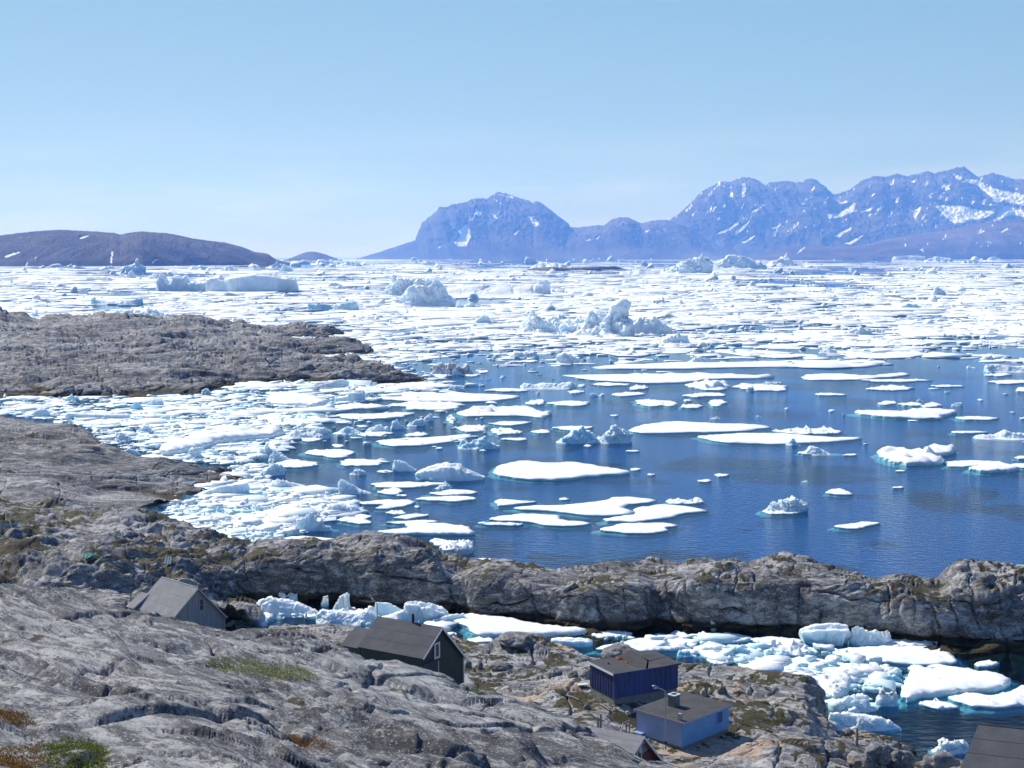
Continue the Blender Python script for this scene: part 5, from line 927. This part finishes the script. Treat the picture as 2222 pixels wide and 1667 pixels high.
# roof at the frame corner
A = at(2123.6, 1573.8, 82); B2 = onz(2222, 1584.6, A.z); ax = Vector((B2.x-A.x, B2.y-A.y, 0)).normalized(); Lr = at(2083.9, 1667, 79); d = (Lr-A).normalized(); L = 8.0
r = empty('gable_house', (A.x, A.y, 9.5), 'building at the frame corner showing only its plain dark felt roof', 'house'); n_ = ax.cross(d); n_ = n_ if n_.z > 0 else -n_; d2 = Vector((-d.x, -d.y, d.z))
n2 = ax.cross(d2); n2 = n2 if n2.z > 0 else -n2; W_ = 6.2
mb = MB(); mb.slab([A, A+ax*L, A+ax*L+d*W_, A+d*W_], n_, .07); mb.slab([A, A+ax*L, A+ax*L+d2*W_, A+d2*W_], n2, .07); mb.tube([A+UPZ*.07, A+ax*L+UPZ*.07], .06, 6); 
for k in (1.3, 2.6): mb.tube([A+d*k+n_*.075, A+ax*L+d*k+n_*.075], .014, 5)
mb.build('roof', M_FELT, r)
mb = MB(); h_ = Vector((d.x, d.y, 0)).normalized(); w_ = Vector((d.x, d.y, 0)).length*(W_-.25); zE = A.z+d.z*(W_-.25)
for v_ in (1,): mb.slab([A+ax*.2-UPZ*.1, Vector((*(A+ax*.2+h_*w_).xy, zE-.1)), Vector((*(A+ax*.2+h_*w_).xy, 9)), Vector((*(A+ax*.2-h_*w_).xy, 9)), Vector((*(A+ax*.2-h_*w_).xy, zE-.1))], ax, L-.4)
mb.build('wall', M_GREYW, r); place_root(r)
# navy shack with the fallen-in roof
P1 = at(1331, 1463.5, 112); P2 = onz(1478, 1440, P1.z); P3 = onz(1267.5, 1436, P1.z); u = (P2-P1); v = (P3-P1); Lu, Lv = u.length, v.length; u.normalize(); v.normalize(); v = (v-u*v.dot(u)).normalized()
zr_ = P1.z; r = empty('shack', (P1.x, P1.y, zr_-2.75), 'dark blue shack with peeling panels and a fallen-in flat roof', 'shack'); rz = math.atan2(u.y, u.x)
q = lambda s, t, z=0: P1+u*(s*Lu)+v*(t*Lv)+UPZ*z
wb = 2.12; hw = Lu-.36; hv = Lv-.36; c0 = P1+u*.18+v*.18
def wall_slab(mb, a, b, z0, z1, n, t): mb.slab([a+UPZ*z0, b+UPZ*z0, b+UPZ*z1, a+UPZ*z1], n, t)
mb = MB(); wall_slab(mb, c0, c0+u*hw, -wb, -.09, v, .1); battens(mb, c0, u, hw, zr_-wb, lambda d_: zr_-.1, hw/12.5, -v, .05, .035); mb.build('wall', M_NAVY2, r)
mb = MB(); wall_slab(mb, c0+v*.1, c0+v*hv, -wb, -.09, u, .1); battens(mb, c0, v, hv, zr_-wb, lambda d_: zr_-.1, hv/9, -u, .04, .03); wall_slab(mb, c0+v*hv, c0+v*hv+u*hw, -wb, -.09, -v, .1); wall_slab(mb, c0+u*hw+v*.1, c0+u*hw+v*(hv-.1), -wb, -.09, -u, .1); mb.build('side_wall', M_NAVY, r)
MB().slab([c0+u*.06+v*.06-UPZ*2.9, c0+u*(hw-.06)+v*.06-UPZ*2.9, c0+u*(hw-.06)+v*(hv-.06)-UPZ*2.9, c0+u*.06+v*(hv-.06)-UPZ*2.9], UPZ, 2.9-wb-.003).build('plinth', M_CONC, r)
mb = MB(); mb.slab([q(0, 0, -.08), q(.50, 0, -.09), q(.46, .10, -.10), q(.40, .13, -.10), q(.395, .35, -.09), q(.36, .52, -.08), q(.375, .70, -.08), q(.36, .86, -.08), q(.37, 1, -.08), q(0, 1, -.08)], UPZ, .10); ro = mb.build('roof', M_DFELT, r)
mb = MB(); mb.slab([q(.50, 0, -.10), q(1, 0, -.03), q(1, .5, -.02), q(.70, .45, -.12), q(.57, .16, -.34)], UPZ, .07); mb.slab([q(.72, .462, -.05), q(1, .51, .0), q(1, 1, .02), q(.66, 1, .14), q(.70, .7, .02)], UPZ, .06); mb.build('sagging_roof', M_DFELT, r)
mb = MB(); mb.slab([q(.56, .22, -.42), q(.69, .47, -.05), q(.655, .98, .36), q(.43, .98, -.02), q(.44, .45, -.55)], (-.25, -.25, 1), .05); mb.build('torn_sheet', M_DFELT, r)
MB().slab([q(.42, .15, -.55), q(.55, .12, -.42), q(.56, .3, -.5), q(.44, .34, -.7)], UPZ, .04).build('fallen_board', M_BLUEW, r)
mb = MB(); mb.slab([q(.375, .5, -.35), q(.40, .48, .16), q(.41, .62, .05), (q(.40, .75, .28)), q(.42, .97, .12), q(.38, .97, -.3)], u, .05); mb.build('broken_edge', M_RUST, r)
MB().tube([q(.17, .62, .02), q(.17, .62, .16)], .07, 8).build('roof_vent', M_BLACK, r)
mb = MB(); mb.slab([q(0, 0, -.16)-v*.03, q(1, 0, -.12)-v*.03, q(1, 0, .0)-v*.03, q(0, 0, .03)-v*.03], v, .028); mb.build('fascia', M_NAVY2, r); mb = MB(); mb.slab([q(0, 0, -.15)-u*.03, q(0, 1, -.15)-u*.03, q(0, 1, .03)-u*.03, q(0, 0, .03)-u*.03], u, .028); mb.build('fascia', M_WHITE, r); place_root(r)
# light blue hut
P1 = at(1481.7, 1570, 104); P2 = onz(1588, 1528.6, P1.z); P3 = onz(1374.5, 1539, P1.z); u = P2-P1; v = P3-P1; Lu, Lv = u.length, v.length; u.normalize(); v.normalize(); v = (v-u*v.dot(u)).normalized(); zr_ = P1.z; rz = math.atan2(u.y, u.x)
r = empty('hut', (P1.x, P1.y, zr_-2.3), 'light blue flat-roofed hut with a square chimney', 'hut'); c0 = P1+u*.16+v*.16; hw = Lu-.3; hv = Lv-.3; wb = 1.95
mb = MB(); wall_slab(mb, c0, c0+u*hw, -wb, -.13, v, .1); battens(mb, c0, u, hw, zr_-wb, lambda d_: zr_-.14, .16, -v, .012, .008); mb.build('wall', M_BLUER, r)
mb = MB(); wall_slab(mb, c0+v*.1, c0+v*hv, -wb, -.13, u, .1); wall_slab(mb, c0+v*hv, c0+v*hv+u*hw, -wb, -.13, -v, .1); wall_slab(mb, c0+u*hw+v*.1, c0+u*hw+v*(hv-.1), -wb, -.13, -u, .1); mb.build('side_wall', M_BLUEW, r)  # paler, greyer blue than the wall with the window
MB().slab([c0+u*.05+v*.05-UPZ*3.2, c0+u*(hw-.05)+v*.05-UPZ*3.2, c0+u*(hw-.05)+v*(hv-.05)-UPZ*3.2, c0+u*.05+v*(hv-.05)-UPZ*3.2], UPZ, 3.2-wb-.003).build('plinth', M_CONC, r)
q = lambda s, t, z=0: P1+u*(s*Lu)+v*(t*Lv)+UPZ*z
mb = MB(); mb.slab([q(0, 0, -.06), q(1, 0, -.06), q(1, 1, -.06), q(0, 1, -.06)], UPZ, .08); mb.build('roof', M_DFELT, r)
mb = MB(); mb.slab([q(0, 0, -.16)-v*.03, q(1, 0, -.16)-v*.03, q(1, 0, .005)-v*.03, q(0, 0, .005)-v*.03], v, .028); mb.build('fascia', M_BLUEW, r); mb = MB(); mb.slab([q(0, 0, -.16)-u*.03, q(0, 1, -.16)-u*.03, q(0, 1, .04)-u*.03, q(0, 0, .04)-u*.03], u, .028); mb.build('fascia', plain('pale_lilac_trim', (.30, .27, .34), .7, .15), r)
cb = onz(1462, 1532, zr_); ch = MB().box(cb+UPZ*.45, (.72, .62, .86), rz).build('chimney', M_CONC, r); cp = MB(); cp.box(cb+UPZ*.925, (.82, .72, .09), rz); cp.build('chimney_cap', M_WHITE, ch); MB().box(cb+UPZ*.985, (.45, .36, .03), rz).build('flue', M_BLACK, ch)
vb = onz(1475.5, 1563, zr_); MB().box(vb+UPZ*.27, (.26, .26, .5), rz).build('vent_box', M_TRIMG, r)
wc = onplane(1561, 1556, c0, v); pane_window(r, wc, u, -v, .75, 1.0, M_BLUER, M_BLUED, .06); MB().box(onplane(1536, 1552, c0, v)-v*.04, (.5, .08, .10), rz).build('wall_vent', M_BLACK, r)
cc = onplane(1390, 1601, c0, u)-u*.25; MB().box(cc, (.45, .8, 1.0), rz).build('meter_cabinet', M_BLUEW, r); place_root(r)
# ---------------------------------------------------------------- small things on the rocks
def blob(name, c, rx, ry, rz_, seed, mat, label, cat, group=None, rough=.18, flat=False):
    bm = bmesh.new(); bmesh.ops.create_icosphere(bm, subdivisions=4, radius=1); P = np.array([v.co[:] for v in bm.verts], np.float32)
    d = 1+rough*(pn(P*1.1, seed)+.5*pn(P*2.6, seed+1)+.22*pn(P*6, seed+2)+.08*pn(P*15, seed+3))
    if flat: d *= 1-.25*np.abs(pn(P*1.8, seed+5))
    for v, k in zip(bm.verts, d): v.co = Vector((v.co.x*rx*k, v.co.y*ry*k, v.co.z*rz_*k))
    me = bpy.data.meshes.new(name); bm.to_mesh(me); bm.free(); me.polygons.foreach_set('use_smooth', np.ones(len(me.polygons), bool)); me.materials.append(mat)
    o = bpy.data.objects.new(name, me); C.objects.link(o); o.location = c; o.rotation_euler.z = seed*1.3; return tag(o, label, cat, group)
M_B1 = rock_mat('boulder_gneiss', .95, .2, 0, .3, .5, False, .2); M_B2 = rock_mat('tan_boulder', 1.05, .9, 0, .2, .6, False, .2, tan=1); M_B3 = rock_mat('rusty_boulder', .7, 1, 0, .3, .4, False, .2); M_B4 = rock_mat('pale_boulder', 1.5, .1, 0, .1, .4, False, .2)
def boulder(px, py, w, h, mat, label, seed, depth=.8):
    p = ground(px, py+h*.35); k = p.y/F; return blob('boulder', (p.x, p.y+w*k*.2, p.z+h*k*.12), w*k*.5, w*k*.5*depth, h*k*.72, seed, mat, label, 'boulder', 'boulders on the shore', .2, True)
for a_ in ((1907, 1630, 70, 40, M_B1, 'big smooth rounded boulder beside the wooden post on the shore', 3), (1868, 1648, 66, 36, M_B2, 'tan boulder just left of the big smooth rounded boulder', 4), (2045, 1652, 90, 40, M_B2, 'broad tan boulder half hidden by the dark corner roof', 5),
           (1523, 1500, 18, 17, M_B4, 'pale egg-shaped boulder behind the light blue hut', 6), (1567, 1494, 24, 18, M_B3, 'rusty brown boulder right of the pale egg-shaped one', 7), (1494, 1502, 15, 9, M_B4, 'small pale boulder at the right corner of the blue shack', 8), (1541, 1500, 13, 9, M_B1, 'small grey stone between the pale and rusty boulders', 9),
           (1343, 1412, 84, 30, M_B2, 'whale-backed tan rock behind the left half of the blue shack', 10), (1112, 1386, 100, 18, M_B1, 'long low grey knoll at the channel edge', 11), (1087, 1444, 56, 18, M_B1, 'grey split boulder on the grass right of the green house', 12), (1199, 1459, 42, 16, M_B1, 'flat grey boulder in the grass left of the blue shack', 13),
           (1242, 1462, 26, 15, M_B3, 'reddish boulder close to the left wall of the blue shack', 14), (1276, 1531, 16, 13, M_B1, 'dark pointed stone in front of the blue shack corner', 15), (1016, 1437, 20, 18, M_B1, 'boulder at the corner of the dark green house', 16), (1040, 1443, 14, 18, M_B1, 'upright stone near the corner of the dark green house', 17),
           (1367, 1546, 18, 9, M_B4, 'pale stone at the left roof corner of the light blue hut', 18), (1322, 1551, 12, 7, M_B4, 'flat pale stone on the brown earth by the twin posts', 19), (1334, 1538, 10, 5, M_B4, 'small pale stone beneath the blue shack corner', 20), (1840, 1585, 30, 14, M_B1, 'dark angular boulder at the waterline behind the wooden post', 21), (1955, 1648, 60, 50, M_B1, 'blocky grey boulder right of the big smooth rounded boulder', 22)):
    boulder(*a_)
def post(px, py0, py1, r, mat, name='post'):
    p = ground(px, py1); k = p.y/F; return p, (py1-py0)*k
p, h = post(1857.8, 1574, 1614, 0, 0); o = MB().tube([(0, 0, -.4), (.02, 0, h*.5), (0, .02, h)], [.11, .105, .095], 8).build('wooden_post', M_WOOD); o.location = p; tag(o, 'weathered wooden post standing alone by the shore boulders', 'post')
for k_, (px, lab) in enumerate(((1297.5, 'left of two grey posts on the brown earth before the blue shack'), (1303.5, 'right of two grey posts on the brown earth before the blue shack'))):
    p, h = post(px, 1546+k_*3, 1582, 0, 0); p = at(px, 1582, 100); o = MB().tube([(0, 0, -.6), (0, 0, h)], .075, 8).build('wooden_post', M_WOOD); o.location = p; tag(o, lab, 'post', 'twin posts')
# sawhorse-like frame
p = at(1356, 1590, 100.5); r = empty('sawhorse', p, 'pale wooden frame with slanting legs left of the light blue hut', 'frame'); k = p.y/F
for dx, dx2, hh in ((-11, -4, 20), (3, 3, 20), (9, 11, 26)): MB().tube([Vector((dx*k, 0, -.3)), Vector((dx2*k, .1, hh*k))], .055, 6).build('leg', M_WHITE if dx < 0 else M_WOOD, r)
MB().tube([Vector((-5*k, .1, 19*k)), Vector((12*k, .15, 27*k))], .05, 6).build('crossbar', M_WOOD, r); MB().tube([Vector((-6*k, .1, 13*k)), Vector((10*k, .12, 20*k))], .04, 6).build('crossbar', M_WHITE, r)
# street lamps
def lamp(base, pts, headp, label, r0=.06):
    o_ = base; r = empty('street_lamp', o_, label, 'street lamp'); P = [Vector(p_)-o_ for p_ in pts]
    MB().tube([P[0]-UPZ*.5]+P, [r0]+[r0*(1-.4*i/len(P)) for i in range(len(P))], 9).build('pole', M_GALV, r); d = (P[-1]-P[-2]).normalized()
    hd = MB().tube([P[-1]-d*.05, P[-1]+d*.12, P[-1]+d*.32, P[-1]+d*.46], [.05, .10, .11, .04], 8).build('lamp_head', M_GALV, r, True)
    MB().box(P[-1]+d*.22-UPZ*.10, (.22, .14, .05), math.atan2(d.y, d.x)).build('lens', plain('lamp_lens_'+label[:5], (.75, .77, .8), .1), hd); MB().tube([P[0]-UPZ*.1, P[0]+UPZ*.12], .12, 8).build('base_collar', M_BLACK, r); return r
b_ = at(1444.8, 1612, 100.5); lamp(b_, [b_, at(1444.4, 1560, 100.5), at(1444, 1504, 100.5), at(1442.5, 1499, 100.5), at(1436, 1496, 100.5), at(1428, 1493, 100.5)], None, 'slim street lamp in front of the light blue hut')
b_ = at(818.5, 1352, 130); lamp(b_, [b_, at(818.5, 1325, 130), at(818.3, 1313, 130), at(817, 1308, 130), at(814, 1305.5, 130)], None, 'street lamp whose curved top shows above the green house roof', .05)
# white pickets, tarpaulin, drying rack
p = ground(363, 1222); k = p.y/F; r = empty('picket_gate', p, 'three white upright boards standing on the mossy saddle', 'gate'); r.rotation_euler.x = R(-42); r.location.z += .25  # tilted back so the white faces catch more light
for dx in (-5.5, 0, 5.5):
    MB().box((dx*k, 0, 7*k), (3.4*k, .06, 19*k)).build('picket', M_WHITE, r)
MB().box((0, .05, 7*k), (13*k, .04, 1.2*k)).build('rail', M_WHITE, r)
p = ground(192, 1208); k = p.y/F; rt = np.random.default_rng(4); mb = MB(); nx_, ny_ = 12, 6; vv = [(p.x+(i/(nx_-1)-.5)*19*k, p.y+(j/(ny_-1)-.5)*2.2, p.z+.16+.28*math.sin(math.pi*j/(ny_-1))*math.sin(math.pi*i/(nx_-1))+.08*rt.normal()) for j in range(ny_) for i in range(nx_)]
mb.add(vv, [(j*nx_+i, j*nx_+i+1, (j+1)*nx_+i+1, (j+1)*nx_+i) for j in range(ny_-1) for i in range(nx_-1)]); o = mb.build('tarpaulin', plain('teal_plastic', (.02, .22, .18), .5, .2), None, True); tag(o, 'crumpled teal tarpaulin lying on the mossy rocks', 'tarpaulin')
p = at(284, 1308, 153); r = empty('drying_rack', p, 'wooden rack of level poles left of the small grey shed', 'rack'); k = p.y/F
MB().tube([(0, 0, -.8), (0, 0, 33*k)], .07, 6).build('post', M_WOOD, r); MB().tube([(15*k, .3, -.8), (15*k, .3, 12*k)], .06, 6).build('post', M_WOOD, r)
for z_ in (6, 9.5): MB().tube([(-34*k, -.2, (z_-3)*k), (15*k, .3, z_*k)], .055, 6).build('rail', M_WOOD, r)
# driftwood near the shack
for (x0, y0, x1, y1, lab) in ((1307, 1529, 1326, 1542, 'pale driftwood pole lying on the earth before the blue shack'), (1230, 1508, 1258, 1518, 'weathered plank lying in the grass left of the blue shack')):
    a_, b2 = ground(x0, y0), ground(x1, y1); a_ = a_+UPZ*.12; b2 = b2+UPZ*.12; o = MB().tube([a_, (a_+b2)/2+UPZ*.05, b2], [.06, .07, .05], 7).build('driftwood', M_WOOD); tag(o, lab, 'driftwood', 'timber by the blue shack')
a_ = ground(1262, 1486); o = MB().box(a_+UPZ*.15, (.9, .5, .06), .3).build('plank', M_WHITE); tag(o, 'white board lying at the left wall of the blue shack', 'board')
# bird
bm = MB(); bm.tube([(-.22, 0, 0), (-.1, 0, .01), (.08, 0, .02), (.2, 0, .03), (.27, 0, .03)], [.02, .06, .07, .045, .012], 8)
for s_ in (-1, 1): bm.add([(.10, .05*s_, .02), (-.08, .05*s_, .02), (-.10, .30*s_, .14), (-.14, .62*s_, .06), (.02, .34*s_, .16), (.10, .05*s_, .035), (-.08, .05*s_, .035), (-.10, .30*s_, .155), (.02, .34*s_, .175)], [(0, 1, 2, 4), (4, 2, 3), (5, 8, 7, 6), (8, 3, 7)])
bm.add([(-.2, .03, 0), (-.38, .08, -.01), (-.38, -.08, -.01), (-.2, -.03, 0)], [(0, 1, 2, 3)]); o = bm.build('bird', plain('dark_plumage', (.05, .05, .055), .8)); o.location = at(1233, 446, 520); o.rotation_euler = (.2, 0, .9); tag(o, 'small dark bird flying before the pale sky right of the round mountain', 'bird')
# dark skerry in the pack
Ys = float(sea(1245, 590)[1]); mb_ = [(x, y, y2) for x, y, y2 in ((1136, 586, 588), (1160, 581, 587), (1200, 579, 587), (1240, 580, 588), (1280, 579, 587), (1330, 578, 585), (1356, 584, 586))]
land('skerry', by([(1130, 587.5), (1200, 588), (1300, 586.5), (1360, 585)], [(1130, 587), (1150, 583), (1190, 580), (1240, 582), (1290, 579.5), (1335, 578), (1360, 584.5)], [(1130, 30), (1360, 30)], [(.5, .3), (1, 1)], (60, -6), (2, -4)), 1132, 1358, rock_mat('skerry_rock', .6, 1, 0, .4, 8, False, .1), rocky(22, 1.2, .1, 2., 0, 3, 0, 61), 1.5, .6)
# ground plants
def tufts(name, polys, mat, size, n, seed):
    rg = np.random.default_rng(seed); V = []; Fc = []
    for poly in polys:
        xs, ys = zip(*poly); area = (max(xs)-min(xs))*(max(ys)-min(ys)); m_ = int(n*area/1000)
        for P, q_ in LANDS[:2]:
            k = (q_[:, 0] > min(xs)) & (q_[:, 0] < max(xs)) & (q_[:, 1] > min(ys)) & (q_[:, 1] < max(ys)); idx = np.where(k)[0]
            if len(idx) == 0: continue
            wob = pn(P[idx]/1.2, seed+3)*18+pn(P[idx]/.35, seed+4)*8; idx = idx[inside(q_[idx, 0]+wob, q_[idx, 1]+wob*.4, poly)]
            if len(idx) == 0: continue
            dmin = P[idx, 1].min(); sel = rg.choice(idx, min(len(idx)*7, m_), replace=True)
            for i in sel:
                p0 = P[i]+rg.normal(size=3)*[.10, .16, 0]; s_ = size*rg.uniform(.5, 1.4)
                for b_ in range(4):
                    a2 = rg.uniform(0, 6.28); l_ = s_*rg.uniform(.3, 1.); w_ = s_*.22; dx, dy = math.cos(a2), math.sin(a2); k0 = len(V); up = s_*rg.uniform(.05, .35)
                    V += [(p0[0]-dy*w_, p0[1]+dx*w_, p0[2]-.03), (p0[0]+dy*w_, p0[1]-dx*w_, p0[2]-.03), (p0[0]+dx*l_+dy*w_*.7, p0[1]+dy*l_-dx*w_*.7, p0[2]+up), (p0[0]+dx*l_-dy*w_*.7, p0[1]+dy*l_+dx*w_*.7, p0[2]+up*1.05)]; Fc.append((k0, k0+1, k0+2, k0+3))
    o = fast_mesh(name, V, Fc, mat, False); return tag(o, kind='stuff')
tufts('grass', [[(436, 1432), (500, 1428), (580, 1430), (640, 1445), (698, 1474), (650, 1477), (560, 1470), (470, 1455)]], plain('crowberry_leaves', (.27, .28, .085), .7, .4, 2), .055, 1900, 5)
tufts('grass', [[(1256, 1508), (1290, 1504), (1335, 1530), (1320, 1540), (1270, 1535), (1250, 1520)], [(1008, 1488), (1040, 1490), (1052, 1512), (1020, 1514)], [(1120, 1480), (1180, 1478), (1230, 1500), (1190, 1520), (1130, 1505)], [(1060, 1405), (1180, 1398), (1210, 1410), (1100, 1418)], [(1690, 1525), (1735, 1530), (1740, 1548), (1700, 1548)]], plain('green_grass', (.075, .11, .022), .7, .5, 2), .08, 420, 6)
tufts('moss', [[(95, 1612), (140, 1600), (200, 1612), (245, 1650), (250, 1690), (100, 1690)]], plain('green_heath', (.25, .27, .03), .8, .6, 3), .03, 1100, 7)
tufts('heath', [[(-20, 1538), (40, 1545), (72, 1575), (40, 1576), (-20, 1560)], [(622, 1598), (680, 1597), (735, 1612), (720, 1624), (640, 1618)], [(-20, 1625), (70, 1618), (100, 1650), (60, 1675), (-20, 1660)]], plain('orange_heath', (.36, .19, .03), .8, .5, 3), .028, 700, 8)
# ---------------------------------------------------------------- which piece of ice is which
NOUN = {'floe': 'flat white ice floe', 'hummocky floe': 'hummocky white ice floe', 'chunk': 'broken white ice chunk', 'berg': 'white far iceberg'}
CAT = {'floe': 'ice floe', 'hummocky floe': 'ice floe', 'chunk': 'ice chunk', 'berg': 'iceberg'}
ORD = ['nearest', 'second nearest', 'third nearest', 'fourth nearest', 'fifth nearest', 'sixth nearest', 'seventh nearest', 'eighth nearest', 'ninth nearest', 'tenth nearest', 'eleventh nearest', 'twelfth nearest', 'thirteenth nearest', 'fourteenth nearest']
MARKS = [('the wedge-shaped grey-blue iceberg', 976, 1023), ('the bright turquoise peak iceberg', 1248, 944), ('the lumpy lone iceberg', 1712, 1097), ('the craggy central iceberg', 1300, 690), ('the dark rounded iceberg', 1239, 776), ('the pyramid iceberg', 666, 1130),
         ('the big tabular iceberg', 537, 612), ('the great white iceberg', 925, 635), ('the blue spire iceberg', 1502, 573), ('the long-tailed floe', 1963, 902), ('the thick lumpy floe', 1993, 992), ('the dirty grey iceberg', 976, 800), ('the long blue-grey ice bar', 207, 901),
         ('the tongue-shaped floe', 480, 967), ('the mushroom iceberg', 1797, 1377), ('the dark green house', 900, 1400), ('the blue shack', 1372, 1460), ('the white fin-shaped iceberg', 769, 1055), ('the long turquoise ice raft', 1190, 836), ('the lone oval floe', 1219, 1023), ('the dark skerry', 1245, 582), ('the long white block iceberg', 2198, 799), ('the peak-shaped far iceberg', 280, 580)]
GROUP = {'floe': 'ice floes drifting on the bay', 'hummocky floe': 'ice floes drifting on the bay', 'chunk': 'broken ice chunks afloat', 'berg': 'icebergs afloat'}
todo = {}
for o, kind, label, px, py, wd in ICE:
    tag(o, label, CAT[kind], GROUP[kind])
    best = min(MARKS, key=lambda m: math.hypot(px-m[1], (py-m[2])*2.2)); dx, dy = px-best[1], (py-best[2])*3.0
    d = ('right of' if dx > 0 else 'left of') if abs(dx) > abs(dy) else ('in front of' if dy > 0 else 'behind')
    todo.setdefault((kind, d, best[0]), []).append((math.hypot(dx, dy), o, label))
for (kind, d, mk), L in todo.items():
    L.sort(key=lambda e: e[0])
    for i, (r, o, label) in enumerate(L):
        if not label: o['label'] = f"{NOUN[kind]}, {ORD[min(i, 13)]} {d} {mk}"
# ---------------------------------------------------------------- air
mb = MB(); mb.box((0, 16000, 845), (86000, 38000, 1710))
m = bpy.data.materials.new('hazy_air'); m.use_nodes = True; t = m.node_tree; t.nodes.remove(t.nodes['Principled BSDF'])
pv = t.nodes.new('ShaderNodeVolumePrincipled'); pv.inputs['Color'].default_value = (.14, .34, 1.0, 1); pv.inputs['Absorption Color'].default_value = (1, 1, 1, 1)
pv.inputs['Density'].default_value = 4.3e-5; pv.inputs['Anisotropy'].default_value = .25
t.links.new(pv.outputs[0], t.nodes['Material Output'].inputs['Volume'])
tag(mb.build('haze', m), kind='stuff')
